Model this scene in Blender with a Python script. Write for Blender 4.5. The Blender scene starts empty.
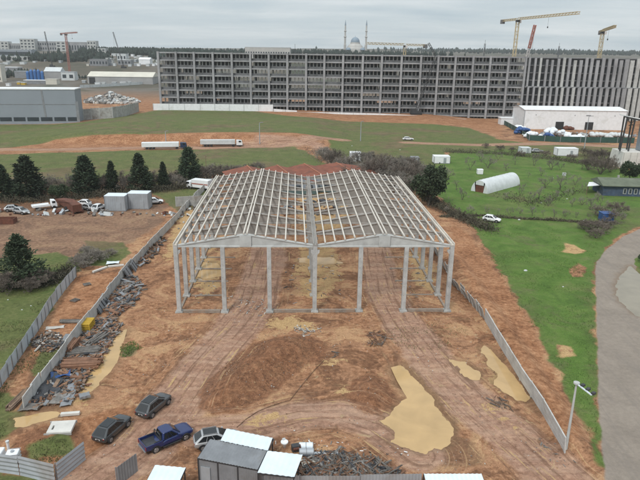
import bpy, math, random
import numpy as np
from mathutils import Vector, Matrix

random.seed(7); rng = np.random.default_rng(7)
S = bpy.context.scene
COL = S.collection
PI = math.pi
R = math.radians

# ------------------------------------------------------------------ camera maths (real metres, camera 38 m up)
F, PITCH, ROLL, CAMH = 590.0, R(17.6), 0.014, 38.0
cP, sP, cR, sR = math.cos(PITCH), math.sin(PITCH), math.cos(ROLL), math.sin(ROLL)

def ray(px, py):
    x, y = px-320., py-240.
    xl = x*cR + y*sR; yl = -x*sR + y*cR
    return (xl, F*cP - yl*sP, -F*sP - yl*cP)

def flat(px, py, z=0.0):
    d = ray(px, py); t = (z-CAMH)/d[2]
    return (d[0]*t, d[1]*t)

def at_depth(px, py, Y):
    d = ray(px, py); t = Y/d[1]
    return (d[0]*t, CAMH + d[2]*t)

def sst(a, b, v):
    t = np.clip((np.asarray(v, float)-a)/(b-a), 0, 1)
    return t*t*(3-2*t)

# ------------------------------------------------------------------ noise / distance helpers
_tab = np.random.default_rng(3).random((256, 256))
def vnoise(x, y):
    x = np.asarray(x, float); y = np.asarray(y, float)
    xi = np.floor(x).astype(int); yi = np.floor(y).astype(int)
    fx = x-xi; fy = y-yi; fx = fx*fx*(3-2*fx); fy = fy*fy*(3-2*fy)
    a = _tab[xi & 255, yi & 255]; b = _tab[(xi+1) & 255, yi & 255]
    c = _tab[xi & 255, (yi+1) & 255]; d = _tab[(xi+1) & 255, (yi+1) & 255]
    return (a*(1-fx)+b*fx)*(1-fy) + (c*(1-fx)+d*fx)*fy
def fbm(x, y, sc, o=4):
    v = 0; a = .5
    for i in range(o):
        v = v + a*(vnoise(x/sc+i*17.3, y/sc+i*9.1)-.5); sc = sc/2.1; a *= .5
    return v

def seg_d(x, y, p, q):
    dx, dy = q[0]-p[0], q[1]-p[1]
    t = np.clip(((x-p[0])*dx+(y-p[1])*dy)/(dx*dx+dy*dy+1e-9), 0, 1)
    return np.hypot(x-p[0]-t*dx, y-p[1]-t*dy)
def line_d(x, y, pts):
    d = np.full(np.shape(x), 1e9)
    for p, q in zip(pts[:-1], pts[1:]): d = np.minimum(d, seg_d(x, y, p, q))
    return d
def poly_d(x, y, pts):                       # signed, negative inside
    x = np.asarray(x, float); y = np.asarray(y, float)
    d = np.full(x.shape, 1e9); ins = np.zeros(x.shape, bool)
    for p, q in zip(pts, pts[1:]+pts[:1]):
        d = np.minimum(d, seg_d(x, y, p, q))
        c = (p[1] > y) != (q[1] > y)
        xx = (q[0]-p[0])*(y-p[1])/((q[1]-p[1]) or 1e-9)+p[0]
        ins ^= c & (x < xx)
    return np.where(ins, -d, d)
def FP(pts): return [flat(*p) for p in pts]

# ------------------------------------------------------------------ terrain
HEAP = FP([(196,408),(204,384),(228,362),(262,340),(300,335),(330,343),(318,360),(290,378),(262,398),(236,412),(212,416)])
HEAP2 = FP([(345,400),(352,380),(372,372),(386,380),(396,396),(400,402),(380,414),(362,414)])
MOUND = FP([(12,452),(20,436),(42,426),(64,424),(80,430),(84,440),(66,452),(40,462)])
BERM = FP([(452,258),(470,283),(490,312),(512,346),(534,382),(556,416),(576,448)])
PUD = {
 'main': FP([(391,367),(399,366),(406,370),(413,380),(424,392),(434,405),(446,420),(453,428),(450,441),(441,448),(432,445),(424,450),(413,449),(403,446),(393,440),(396,432),(385,420),(392,412),(404,404),(407,398),(399,384)]),
 'left': FP([(126,330),(120,333),(110,347),(101,362),(92,375),(85,388),(90,391),(99,383),(104,375),(112,364),(118,352),(122,342)]),
 'right': FP([(484,346),(492,352),(500,362),(512,374),(522,386),(530,398),(527,401),(515,398),(503,390),(496,384),(500,376),(490,366),(484,356)]),
 'right2': FP([(452,360),(462,362),(474,370),(480,380),(471,379),(460,370)]),
 'corner': FP([(14,418),(30,417),(50,413),(58,416),(40,421),(24,425),(15,424)]),
 'road': FP([(630,266),(622,276),(617,286),(620,298),(628,308),(638,315),(652,318),(662,290),(648,278),(636,272)]),
 'hall_mid': FP([(300,258),(330,257),(340,263),(318,264.5),(300,262)]),
 'hall_left': FP([(199,262),(215,263),(221,268),(220,276),(206,278),(196,275)]),
}
PUDZ = {'main': -.09, 'left': -.05, 'right': -.05, 'right2': -.05, 'corner': -.05, 'road': -.06, 'hall_mid': -.05, 'hall_left': -.05}
PUDSOFT = {'main': 1.4}
TR1 = FP([(70,500),(112,470),(140,450),(172,412),(205,365),(236,330),(255,303),(264,272),(270,245),(276,220)])
TR2 = FP([(372,225),(374,250),(384,290),(404,325),(440,370),(480,410),(520,445),(570,490)])
TR3 = FP([(200,432),(250,428),(300,415),(340,412),(380,425),(420,455)])
RUTS = [(TR1, 1.0, .10), (TR1, -1.1, .10), (TR1, 2.4, .06), (TR2, .9, .10), (TR2, -1.0, .12), (TR2, 2.2, .07), (TR3, .8, .08), (TR3, -.9, .08)]
def offs(pts, o):
    out = []
    for i, p in enumerate(pts):
        a = pts[max(0, i-1)]; b = pts[min(len(pts)-1, i+1)]
        dx, dy = b[0]-a[0], b[1]-a[1]; l = math.hypot(dx, dy)
        out.append((p[0]-dy/l*o, p[1]+dx/l*o))
    return out
RUTL = [(offs(p, o), d) for p, o, d in RUTS]

def hbase(x, y):
    x = np.asarray(x, float); y = np.asarray(y, float)
    z = 34*sst(650, 1250, y) + 26*sst(1500, 3500, y)*(1+.35*np.sin(x/900.))
    T = sst(-150, -90, x)*(1-sst(-12, 18, x))
    z = z + 3.8*T*sst(247, 260, y)*(1-.7*sst(300, 380, y))
    z = z - 2.5*sst(60, 110, x)*sst(290, 340, y)*(1-sst(600, 800, y))
    near = (1-sst(170, 210, y))
    z = z + 1.0*near*(1-sst(.2, 2.6, line_d(x, y, BERM)))
    z = z + 1.5*sst(0, 4.0, -poly_d(x, y, HEAP)) + .8*sst(0, 2.5, -poly_d(x, y, HEAP2)) + .7*sst(0, 2.2, -poly_d(x, y, MOUND))
    return z
def hz(x, y): return float(hbase(np.array([x]), np.array([y]))[0])

def G(px, py):
    """point of the terrain seen at this pixel of the photograph, in metres"""
    d = ray(px, py); k = math.hypot(d[0], d[1]); z = 0.0
    if py > 160:
        for _ in range(6):
            p = flat(px, py, z); z = .5*z+.5*hz(*p)
        p = flat(px, py, z)
        return Vector((p[0], p[1], hz(*p)))
    t = 150./d[1]
    while t*d[1] < 5900:
        t2 = t*1.012
        if CAMH+d[2]*t2 <= hz(d[0]*t2, d[1]*t2): break
        t = t2
    lo, hi = t, t2
    for _ in range(14):
        m = (lo+hi)/2
        if CAMH+d[2]*m <= hz(d[0]*m, d[1]*m): hi = m
        else: lo = m
    return Vector((d[0]*hi, d[1]*hi, hz(d[0]*hi, d[1]*hi)))
def tall(px, pb, pt):                       # base point and height of something standing at pb with its top at pt
    g = G(px, pb); _, z = at_depth(px, pt, g.y)
    return g, z-g.z

# ------------------------------------------------------------------ materials
MATS = {}
def nd(nt, t, **k):
    n = nt.nodes.new(t)
    for a, b in k.items(): setattr(n, a, b)
    return n
def ramp(nt, fac, stops):
    r = nd(nt, 'ShaderNodeValToRGB'); e = r.color_ramp.elements
    while len(e) < len(stops): e.new(.5)
    for i, (p, c) in enumerate(stops): e[i].position = p; e[i].color = (*c, 1) if len(c) == 3 else c
    nt.links.new(fac, r.inputs[0]); return r.outputs[0]
def noise(nt, vec, scale, detail=5, rough=.6, dist=0):
    n = nd(nt, 'ShaderNodeTexNoise'); n.inputs['Scale'].default_value = scale; n.inputs['Detail'].default_value = detail
    n.inputs['Roughness'].default_value = rough; n.inputs['Distortion'].default_value = dist
    nt.links.new(vec, n.inputs['Vector']); return n.outputs['Fac']
def mixc(nt, fac, a, b, mode='MIX'):
    m = nd(nt, 'ShaderNodeMix', data_type='RGBA', blend_type=mode)
    for s, v in ((m.inputs[0], fac), (m.inputs[6], a), (m.inputs[7], b)):
        if hasattr(v, 'is_output'): nt.links.new(v, s)
        elif isinstance(v, (int, float)): s.default_value = v
        else: s.default_value = (*v, 1)
    return m.outputs[2]
def math_(nt, op, a, b=None, c=None, clamp=False):
    m = nd(nt, 'ShaderNodeMath', operation=op, use_clamp=clamp)
    for i, v in enumerate((a, b, c)):
        if v is None: continue
        if hasattr(v, 'is_output'): nt.links.new(v, m.inputs[i])
        else: m.inputs[i].default_value = v
    return m.outputs[0]
def sm(nt, v, a, b):
    m = nd(nt, 'ShaderNodeMapRange', interpolation_type='SMOOTHSTEP')
    nt.links.new(v, m.inputs[0]); m.inputs[1].default_value = a; m.inputs[2].default_value = b
    return m.outputs[0]

def mat(name, col, rough=.8, var=.25, scale=1.5, metal=0, bump=0, bscale=8, objvar=0, spec=.5, stain=None, stretch=None, coat=0):
    if name in MATS: return MATS[name]
    m = bpy.data.materials.new(name); m.use_nodes = True; nt = m.node_tree
    b = nt.nodes['Principled BSDF']; b.inputs['Roughness'].default_value = rough; b.inputs['Metallic'].default_value = metal
    b.inputs['Specular IOR Level'].default_value = spec
    if coat: b.inputs['Coat Weight'].default_value = coat; b.inputs['Coat Roughness'].default_value = .08
    g = nd(nt, 'ShaderNodeTexCoord').outputs['Object']
    if stretch:
        mp = nd(nt, 'ShaderNodeMapping'); mp.inputs['Scale'].default_value = stretch; nt.links.new(g, mp.inputs[0]); g = mp.outputs[0]
    lo = tuple(c*(1-var) for c in col); hi = tuple(min(1, c*(1+var)) for c in col)
    c = ramp(nt, noise(nt, g, scale, 6, .65), [(.3, lo), (.7, hi)])
    if stain:
        f = sm(nt, noise(nt, g, scale*.45, 4, .6, .6), .52, .72)
        c = mixc(nt, math_(nt, 'MULTIPLY', f, .75), c, stain)
    if objvar:
        oi = nd(nt, 'ShaderNodeObjectInfo').outputs['Random']
        f = math_(nt, 'MULTIPLY_ADD', oi, 2*objvar, 1-objvar)
        v = nd(nt, 'ShaderNodeVectorMath', operation='SCALE'); nt.links.new(c, v.inputs[0]); nt.links.new(f, v.inputs['Scale']); c = v.outputs[0]
    nt.links.new(c, b.inputs['Base Color'])
    if bump:
        bn = nd(nt, 'ShaderNodeBump'); bn.inputs['Strength'].default_value = bump; bn.inputs['Distance'].default_value = .05
        nt.links.new(noise(nt, g, bscale, 4), bn.inputs['Height']); nt.links.new(bn.outputs[0], b.inputs['Normal'])
    MATS[name] = m; return m

M = dict(
 concrete=mat('precast_concrete', (.42,.43,.42), .85, .16, .6, stain=(.30,.30,.29)),
 concrete_light=mat('pale_precast_concrete', (.56,.55,.52), .85, .14, .5, stain=(.40,.39,.36)),
 column_concrete=mat('column_concrete', (.40,.40,.39), .88, .22, .9, stain=(.26,.255,.25), bump=.2),
 concrete_beam_shaded=mat('shaded_roof_beam_concrete', (.29,.275,.255), .88, .2, .5, stain=(.19,.175,.16)),  # shade on the inner beam webs is mixed into this colour
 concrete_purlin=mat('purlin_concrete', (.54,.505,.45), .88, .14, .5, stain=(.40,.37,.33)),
 concrete_dirty=mat('weathered_concrete_panel', (.34,.335,.32), .9, .28, .8, stain=(.22,.19,.16), bump=.3),
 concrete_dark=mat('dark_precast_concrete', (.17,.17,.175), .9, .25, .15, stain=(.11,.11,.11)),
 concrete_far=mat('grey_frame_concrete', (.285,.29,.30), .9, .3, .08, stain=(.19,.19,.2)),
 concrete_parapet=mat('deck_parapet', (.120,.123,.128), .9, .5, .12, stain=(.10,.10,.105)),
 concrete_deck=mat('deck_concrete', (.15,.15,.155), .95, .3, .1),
 zinc=mat('galvanised_sheet', (.36,.39,.42), .45, .15, .5, metal=.25, stain=(.28,.27,.26)),
 sheet_blue=mat('pale_fence_sheet', (.44,.49,.53), .5, .12, .6, stain=(.33,.34,.34)),
 panel_pale=mat('pale_fence_panel', (.46,.455,.44), .88, .2, .6, stain=(.33,.31,.28), bump=.2),
 zinc_dull=mat('dull_grey_sheet', (.22,.23,.245), .55, .2, .6, metal=.15, stain=(.17,.165,.16)),
 zinc_pale=mat('pale_sheet_roof', (.66,.74,.80), .5, .08, .5, stain=(.55,.6,.63)),
 white=mat('white_paint', (.74,.76,.78), .5, .08, .6, stain=(.6,.61,.6)),
 white_dull=mat('dull_white_paint', (.52,.55,.56), .6, .12, .5, stain=(.4,.41,.4)),
 cream=mat('cream_sheet', (.55,.53,.46), .7, .1, .1),
 grey_clad=mat('grey_cladding', (.235,.265,.30), .6, .06, .08),
 grey_wall=mat('grey_wall', (.30,.30,.30), .8, .15, .1),
 dark=mat('dark_opening', (.02,.021,.024), .6, .3, .5),
 steel_dark=mat('dark_steel', (.035,.037,.04), .5, .3, 1),
 rust=mat('rusty_metal', (.12,.045,.028), .85, .4, 1.2),
 blue=mat('blue_paint', (.03,.13,.36), .5, .2, .4),
 tarp_blue=mat('blue_tarp', (.02,.07,.22), .5, .3, .8),
 green_net=mat('green_net', (.03,.075,.06), .9, .25, .3),
 yellow=mat('yellow_paint', (.50,.33,.035), .6, .2, .8),
 crane_yellow=mat('crane_yellow', (.50,.41,.25), .6, .1, .1),
 crane_red=mat('crane_red', (.34,.14,.11), .6, .15, .1),
 crane_white=mat('crane_white', (.55,.52,.50), .6, .15, .1),
 wood=mat('weathered_timber', (.17,.115,.08), .9, .4, 1.2, objvar=.25),
 wood_red=mat('brown_timber', (.20,.105,.065), .9, .35, 1.2, objvar=.2),
 wood_grey=mat('grey_timber', (.135,.125,.115), .9, .5, 1.2, objvar=.3),
 black_sheet=mat('black_sheeting', (.035,.037,.043), .55, .5, 1.0),
 rubble=mat('grey_rubble', (.17,.16,.15), .95, .5, 1.5),
 roof_red=mat('red_tile_roof', (.19,.062,.036), .9, .35, .5, stain=(.11,.05,.035)),
 roof_ridge=mat('ridge_tile', (.34,.14,.08), .9, .2, .5),
 roof_green=mat('moss_roof', (.12,.14,.10), .9, .25, .4, stain=(.16,.15,.12)),
 teal=mat('teal_wall', (.07,.115,.115), .7, .3, .3),
 rubber=mat('tyre_rubber', (.022,.022,.023), .9, .2, 3),
 rim=mat('alloy_rim', (.34,.34,.35), .35, .1, 3, metal=.7),
 glass=mat('car_glass', (.012,.014,.016), .08, .1, 1, spec=.7),
 glass_far=mat('dark_window', (.035,.045,.055), .25, .2, .3),
 paint_dark=mat('charcoal_car_paint', (.030,.034,.038), .28, .1, 1, coat=.6),
 paint_grey=mat('graphite_car_paint', (.075,.078,.082), .3, .1, 1, metal=.4, coat=.6),
 paint_blue=mat('blue_car_paint', (.007,.019,.095), .3, .1, 1, coat=.6),
 paint_silver=mat('silver_car_paint', (.42,.43,.44), .35, .06, 1, metal=.5, coat=.5),
 paint_white=mat('white_car_paint', (.72,.73,.74), .4, .06, 1, coat=.4),
 red_lamp=mat('red_lamp', (.22,.01,.01), .3, .1, 1),
 lamp=mat('clear_lamp', (.22,.23,.24), .2, .1, 1),
 needles=mat('conifer_needles', (.030,.050,.025), .9, .55, .9, objvar=.25),
 needles_light=mat('young_conifer_needles', (.040,.062,.030), .9, .5, .9),
 leaves=mat('dark_leaves', (.038,.060,.026), .9, .5, .8, objvar=.15),
 bark=mat('bark', (.10,.085,.07), .95, .3, 2),
 twig=mat('bare_twigs', (.20,.18,.155), .95, .3, .7, objvar=.25),
 twig_dark=mat('dark_bare_twigs', (.145,.12,.10), .95, .3, .7, objvar=.25),
 brush=mat('dry_brush', (.075,.068,.045), .95, .5, .5, objvar=.2),
 forest=mat('far_forest', (.022,.034,.027), 1, .5, .04),
 bag=mat('white_bag', (.68,.72,.76), .7, .1, .8),
 film=mat('greenhouse_film', (.58,.61,.62), .4, .12, .7, stain=(.46,.49,.48)),
 stone=mat('pale_stone', (.45,.43,.40), .95, .25, .8),
 dome=mat('lead_dome', (.20,.26,.32), .6, .1, .1),
 sand_stone=mat('pale_sandstone', (.42,.41,.39), .9, .15, .1),
 curbside=mat('ground_beam_concrete', (.24,.20,.165), .9, .3, 1.2, stain=(.28,.18,.12)),
)

# ------------------------------------------------------------------ mesh builder
class MB:
    def __init__(s): s.v = []; s.f = []; s.m = []
    def add(s, vs, fs, mi=0):
        o = len(s.v); s.v += [tuple(p) for p in vs]; s.f += [tuple(i+o for i in f) for f in fs]; s.m += [mi]*len(fs); return s
    def box(s, c, d, rz=0, mi=0, tilt=None):
        x, y, z = d[0]/2, d[1]/2, d[2]/2
        P = [Vector((a*x, b*y, e*z)) for e in (-1, 1) for a, b in ((-1,-1),(1,-1),(1,1),(-1,1))]
        m = Matrix.Rotation(rz, 3, 'Z')
        if tilt is not None: m = m @ Matrix.Rotation(tilt[0], 3, 'X') @ Matrix.Rotation(tilt[1], 3, 'Y')
        c = Vector(c)
        return s.add([c+m@p for p in P], [(3,2,1,0),(4,5,6,7),(0,1,5,4),(1,2,6,5),(2,3,7,6),(3,0,4,7)], mi)
    def bar(s, p, q, w, h=None, mi=0, up=None):
        p, q = Vector(p), Vector(q); h = h or w; d = q-p
        if d.length < 1e-6: return s
        d.normalize(); u = Vector(up) if up else Vector((0, 0, 1))
        if abs(d.dot(u)) > .98: u = Vector((0, 1, 0))
        a = d.cross(u).normalized()*w/2; b = a.cross(d).normalized()*h/2
        return s.add([p-a-b, p+a-b, p+a+b, p-a+b, q-a-b, q+a-b, q+a+b, q-a+b], [(3,2,1,0),(4,5,6,7),(0,1,5,4),(1,2,6,5),(2,3,7,6),(3,0,4,7)], mi)
    def tube(s, p, q, r0, r1=None, n=8, mi=0, cap=True):
        p, q = Vector(p), Vector(q); r1 = r0 if r1 is None else r1; d = (q-p)
        if d.length < 1e-6: return s
        d.normalize(); u = Vector((0, 0, 1)) if abs(d.z) < .95 else Vector((1, 0, 0))
        a = d.cross(u).normalized(); b = d.cross(a)
        vs = []
        for c, r in ((p, r0), (q, r1)):
            for i in range(n):
                t = 2*PI*i/n; vs.append(c+a*math.cos(t)*r+b*math.sin(t)*r)
        fs = [(i, i+n, (i+1) % n+n, (i+1) % n) for i in range(n)]
        if cap: fs += [tuple(range(n)), tuple(range(2*n-1, n-1, -1))]
        return s.add(vs, fs, mi)
    def lathe(s, c, prof, n=16, mi=0):
        vs = []; c = Vector(c)
        for r, z in prof:
            for i in range(n):
                t = 2*PI*i/n; vs.append(c+Vector((r*math.cos(t), r*math.sin(t), z)))
        fs = []
        for k in range(len(prof)-1):
            for i in range(n): fs.append((k*n+i, k*n+(i+1) % n, (k+1)*n+(i+1) % n, (k+1)*n+i))
        fs += [tuple(range(n-1, -1, -1)), tuple(range((len(prof)-1)*n, len(prof)*n))]
        return s.add(vs, fs, mi)
    def loft(s, rings, mi=0, caps=True):
        n = len(rings[0]); vs = [p for r in rings for p in r]; fs = []
        for k in range(len(rings)-1):
            for i in range(n): fs.append((k*n+i, k*n+(i+1) % n, (k+1)*n+(i+1) % n, (k+1)*n+i))
        if caps: fs += [tuple(range(n-1, -1, -1)), tuple(range((len(rings)-1)*n, len(rings)*n))]
        return s.add(vs, fs, mi)
    def prism(s, poly, d, mi=0):                # polygon of 3-D points pushed along d
        n = len(poly); d = Vector(d); vs = [Vector(p) for p in poly]+[Vector(p)+d for p in poly]
        return s.add(vs, [tuple(range(n-1, -1, -1)), tuple(range(n, 2*n))]+[(i, (i+1) % n, (i+1) % n+n, i+n) for i in range(n)], mi)
    def slab(s, a, b, c, d, th=.05, mi=0):      # quad with thickness below
        n = (Vector(b)-Vector(a)).cross(Vector(d)-Vector(a)).normalized()
        if n.z < 0: n = -n
        return s.prism([a, b, c, d], -n*th, mi)
    def corr(s, p, q, up, pitch=.25, amp=.035, mi=0, th=.012):   # corrugated sheet from p to q, extended along up
        p, q, up = Vector(p), Vector(q), Vector(up); L = (q-p).length; n = max(4, int(L/pitch*2)); nr = (q-p).cross(up).normalized()
        vs = []
        for sgn in (1, -1):
            for i in range(n+1):
                o = nr*(amp*(1 if (i//1) % 2 else -1)*.5 + sgn*th/2); b = p+(q-p)*i/n+o; vs += [b, b+up]
        m = 2*(n+1); fs = []
        for i in range(n):
            a = 2*i; fs.append((a, a+2, a+3, a+1)); fs.append((m+a, m+a+1, m+a+3, m+a+2))
            fs.append((a+1, a+3, m+a+3, m+a+1)); fs.append((a, m+a, m+a+2, a+2))
        return s.add(vs, fs, mi)
    def build(s, name, mats, parent=None, bevel=0, smooth=False, sub=0):
        me = bpy.data.meshes.new(name); me.from_pydata(s.v, [], s.f)
        mats = mats if isinstance(mats, (list, tuple)) else [mats]
        for m in mats: me.materials.append(m)
        if len(mats) > 1: me.polygons.foreach_set('material_index', s.m)
        if smooth: me.shade_smooth()
        o = bpy.data.objects.new(name, me); COL.objects.link(o)
        if parent: o.parent = parent
        if bevel:
            b = o.modifiers.new('bevel', 'BEVEL'); b.width = bevel; b.segments = 2; b.limit_method = 'ANGLE'; b.angle_limit = R(25)
        if sub:
            b = o.modifiers.new('sub', 'SUBSURF'); b.levels = sub; b.render_levels = sub
        return o

def tag(o, label, cat, group=None):
    o['label'] = label; o['category'] = cat
    if group: o['group'] = group
    return o
def thing(name, loc, rz, label, cat, group=None):
    o = bpy.data.objects.new(name, None); COL.objects.link(o); o.empty_display_size = .2
    o.location = loc; o.rotation_euler = (0, 0, rz)
    return tag(o, label, cat, group)
def copy_tree(o, label=None, group=None):
    kids = {}
    for x in bpy.data.objects:
        if x.parent: kids.setdefault(x.parent, []).append(x)
    def rec(a, par):
        c = a.copy(); COL.objects.link(c)
        if par: c.parent = par
        for k in kids.get(a, []): rec(k, c)
        return c
    c = rec(o, None)
    if label: c['label'] = label
    if group: c['group'] = group
    return c

# ------------------------------------------------------------------ world and light
W = bpy.data.worlds.new('World'); S.world = W; W.use_nodes = True; nt = W.node_tree; nt.nodes.clear()
SUN_EL, SUN_AZ = R(48), R(205)              # azimuth clockwise from +Y: behind the camera, a little to the left
sky = nd(nt, 'ShaderNodeTexSky', sky_type='NISHITA', sun_disc=False); sky.sun_elevation = SUN_EL; sky.sun_rotation = SUN_AZ
bg1 = nd(nt, 'ShaderNodeBackground'); bg1.inputs[1].default_value = .1; nt.links.new(sky.outputs[0], bg1.inputs[0])
tc = nd(nt, 'ShaderNodeTexCoord').outputs['Generated']
sp = nd(nt, 'ShaderNodeSeparateXYZ'); nt.links.new(tc, sp.inputs[0])
den = math_(nt, 'ADD', math_(nt, 'MAXIMUM', sp.outputs[2], 0), .11)
cb = nd(nt, 'ShaderNodeCombineXYZ'); nt.links.new(math_(nt, 'DIVIDE', sp.outputs[0], den), cb.inputs[0]); nt.links.new(math_(nt, 'DIVIDE', sp.outputs[1], den), cb.inputs[1])
n1 = noise(nt, cb.outputs[0], .55, 7, .58, .5)
mp = nd(nt, 'ShaderNodeMapping'); mp.inputs['Scale'].default_value = (.5, 1.6, 1); mp.inputs['Location'].default_value = (3, 1.7, 0); nt.links.new(cb.outputs[0], mp.inputs[0])
n2 = noise(nt, mp.outputs[0], .9, 6, .55, .3)
f = math_(nt, 'ADD', math_(nt, 'MULTIPLY', n1, .5), math_(nt, 'MULTIPLY', n2, .5))
cl = ramp(nt, f, [(.36, (.445,.525,.580)), (.50, (.560,.618,.650)), (.64, (.715,.745,.760))])
up = ramp(nt, sp.outputs[2], [(0, (.97,.99,1.0)), (.22, (1.0,1.0,1.0)), (.34, (1.0,1.0,1.0)), (1, (2.1,2.06,2.02))])
bg2 = nd(nt, 'ShaderNodeBackground'); nt.links.new(mixc(nt, 1.0, cl, up, 'MULTIPLY'), bg2.inputs[0]); bg2.inputs[1].default_value = 1.0
ms = nd(nt, 'ShaderNodeMixShader'); ms.inputs[0].default_value = .93
nt.links.new(bg1.outputs[0], ms.inputs[1]); nt.links.new(bg2.outputs[0], ms.inputs[2])
nt.links.new(ms.outputs[0], nd(nt, 'ShaderNodeOutputWorld').inputs[0])
ld = bpy.data.lights.new('sun', 'SUN'); ld.energy = 1.9; ld.angle = R(14); ld.color = (1, .96, .9)
lo = bpy.data.objects.new('sun', ld); COL.objects.link(lo)
sd = Vector((math.sin(SUN_AZ)*math.cos(SUN_EL), math.cos(SUN_AZ)*math.cos(SUN_EL), math.sin(SUN_EL)))
lo.rotation_euler = sd.to_track_quat('Z', 'Y').to_euler(); lo.location = (0, 0, 120)

cam = bpy.data.cameras.new('camera'); co = bpy.data.objects.new('camera', cam); COL.objects.link(co); S.camera = co
cam.sensor_width = 36; cam.lens = F/640*36; cam.clip_start = .5; cam.clip_end = 30000
fwd = Vector((0, cP, -sP)); right = Vector((1, 0, 0)); upv = right.cross(fwd)
r2 = right*cR + upv*sR; u2 = upv*cR - right*sR       # image turned clockwise by ROLL
mw = Matrix((r2, u2, -fwd)).transposed().to_4x4(); mw.translation = (0, 0, CAMH); co.matrix_world = mw
vs = S.view_settings; S.display_settings.display_device = 'sRGB'; vs.view_transform = 'Standard'; vs.look = 'None'; vs.gamma = 1; vs.exposure = 0.15; vs.use_curve_mapping = False

# ------------------------------------------------------------------ ground sheet
def GP(pts): return [tuple(G(*p)[:2]) if p[1] < 205 else flat(*p) for p in pts]
GRASS = [
 GP([(-400,124),(85,122),(140,113),(160,109.5),(248,110),(300,117),(400,123),(470,128),(500,138),(420,141),(345,141),(322,137),(300,134),(290,133),(210,132.5),(160,133),(100,135),(50,139),(0,149),(-40,152),(-400,152)]),
 GP([(-500,160),(0,154.5),(60,152.5),(150,150.5),(245,147),(296,144.5),(318,158),(332,172),(320,180),(210,174),(0,190),(-300,200)]),
 GP([(-300,292),(60,252),(84,262),(76,276),(40,325),(0,380),(-60,440),(-300,420)]),
 GP([(84,240),(122,243),(132,252),(108,268),(78,264)]),
 GP([(428,190),(432,165),(445,152),(520,150),(600,163),(660,178),(760,190),(760,215),(640,226),(618,236),(598,258),(594,272),(597,330),(598,400),(601,450),(604,468),(590,462),(592,440),(580,410),(565,385),(548,352),(530,320),(512,290),(497,262),(480,235),(462,215),(445,202)]),
 GP([(330,140),(410,140),(440,150),(434,165),(428,192),(410,178),(360,172),(335,170)]),
 GP([(640,246),(634,262),(632,280),(640,292),(700,310),(700,240)]),
 GP([(-60,400),(6,392),(18,398),(14,412),(24,416),(8,436),(-60,470)]),
 GP([(30,445),(62,441),(72,450),(60,458),(34,458)]),
 GP([(-30,478),(0,470),(40,478),(40,500),(-30,500)]),
 GP([(120,348),(133,342),(142,347),(132,354),(121,357)]),
 GP([(24,330),(30,336),(14,350),(0,372),(-6,368)]),
 GP([(156,168),(212,172),(208,205),(180,212),(150,190)]),
 GP([(440,127),(480,131),(500,139),(530,143.5),(640,147),(640,163),(600,164),(520,151),(445,152),(425,150),(415,142)]),
 GP([(330,126),(400,123),(440,127),(430,142),(345,142),(325,134)]),
 GP([(45,352),(54,344),(62,350),(50,366),(36,378),(30,372)]),
]
BRIGHT = [4, 6]
ROADP = [GP([(760,190),(660,222),(640,229),(622,237),(604,252),(596.5,262),(595.5,272),(597,330),(598.5,400),(602,450),(606,500),(800,500),(800,330)])]
ISLE = [GP([(648,246),(637,258),(634,270),(637,282),(646,290),(760,300),(760,240)])]
SANDP = [[flat(*p) for p in q] for q in (
 [(196,258),(216,254),(224,262),(224,285),(214,296),(198,298),(190,280)],
 [(208,238),(222,240),(220,252),(206,252)],
 [(296,246),(335,245),(345,268),(338,290),(318,302),(300,296),(294,270)],
 [(404,252),(420,250),(436,270),(441,290),(430,296),(412,280)],
 [(186,200),(200,205),(186,240),(172,262),(160,262),(170,230)],
 [(300,182),(350,182),(352,205),(346,230),(300,232),(296,205)],
 [(556,238),(575,240),(594,249),(580,258),(556,256)],
 [(548,338),(576,341),(580,362),(553,363)],
 [(622,268),(634,262),(630,285),(618,290)],
 [(478,398),(500,410),(520,424),(515,428),(490,414)],
 [(320,360),(344,358),(346,372),(326,376)],
 [(330,386),(356,386),(356,394),(330,396)],
 [(270,318),(300,316),(320,320),(318,330),(280,332),(262,330)],
 [(478,345),(490,350),(530,402),(520,404),(492,384)],
 [(82,382),(100,368),(96,394),(80,412),(70,408)],
 [(240,420),(280,410),(290,418),(256,432)],
)]
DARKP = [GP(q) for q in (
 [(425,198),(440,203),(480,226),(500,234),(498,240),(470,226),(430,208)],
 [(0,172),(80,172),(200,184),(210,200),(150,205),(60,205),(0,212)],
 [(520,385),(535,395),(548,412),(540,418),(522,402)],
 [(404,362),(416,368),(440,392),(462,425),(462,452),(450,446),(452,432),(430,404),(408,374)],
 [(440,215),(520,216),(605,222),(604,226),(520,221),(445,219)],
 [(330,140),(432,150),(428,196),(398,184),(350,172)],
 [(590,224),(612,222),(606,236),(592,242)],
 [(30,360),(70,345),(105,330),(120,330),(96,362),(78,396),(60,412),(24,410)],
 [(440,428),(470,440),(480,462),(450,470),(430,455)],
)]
BROWNP = [GP(q) for q in (
 [(-200,206),(40,206),(150,204),(168,206),(160,225),(130,244),(60,258),(-200,290)],
)]
PATHS = [(GP([(-200,150),(60,149.5),(140,148),(246,146),(300,142.5),(345,140)]), 3.2), (GP([(262,139),(300,141),(318,146),(330,156),(338,170)]), 2.6),
         (GP([(408,142.5),(480,145),(560,144),(650,147)]), 3.5), (TR1, 3.6), (TR2, 3.2), (TR3, 2.6),
         (GP([(-200,70),(0,66.5),(60,66),(160,66),(260,68)]), 5.0)]
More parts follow.
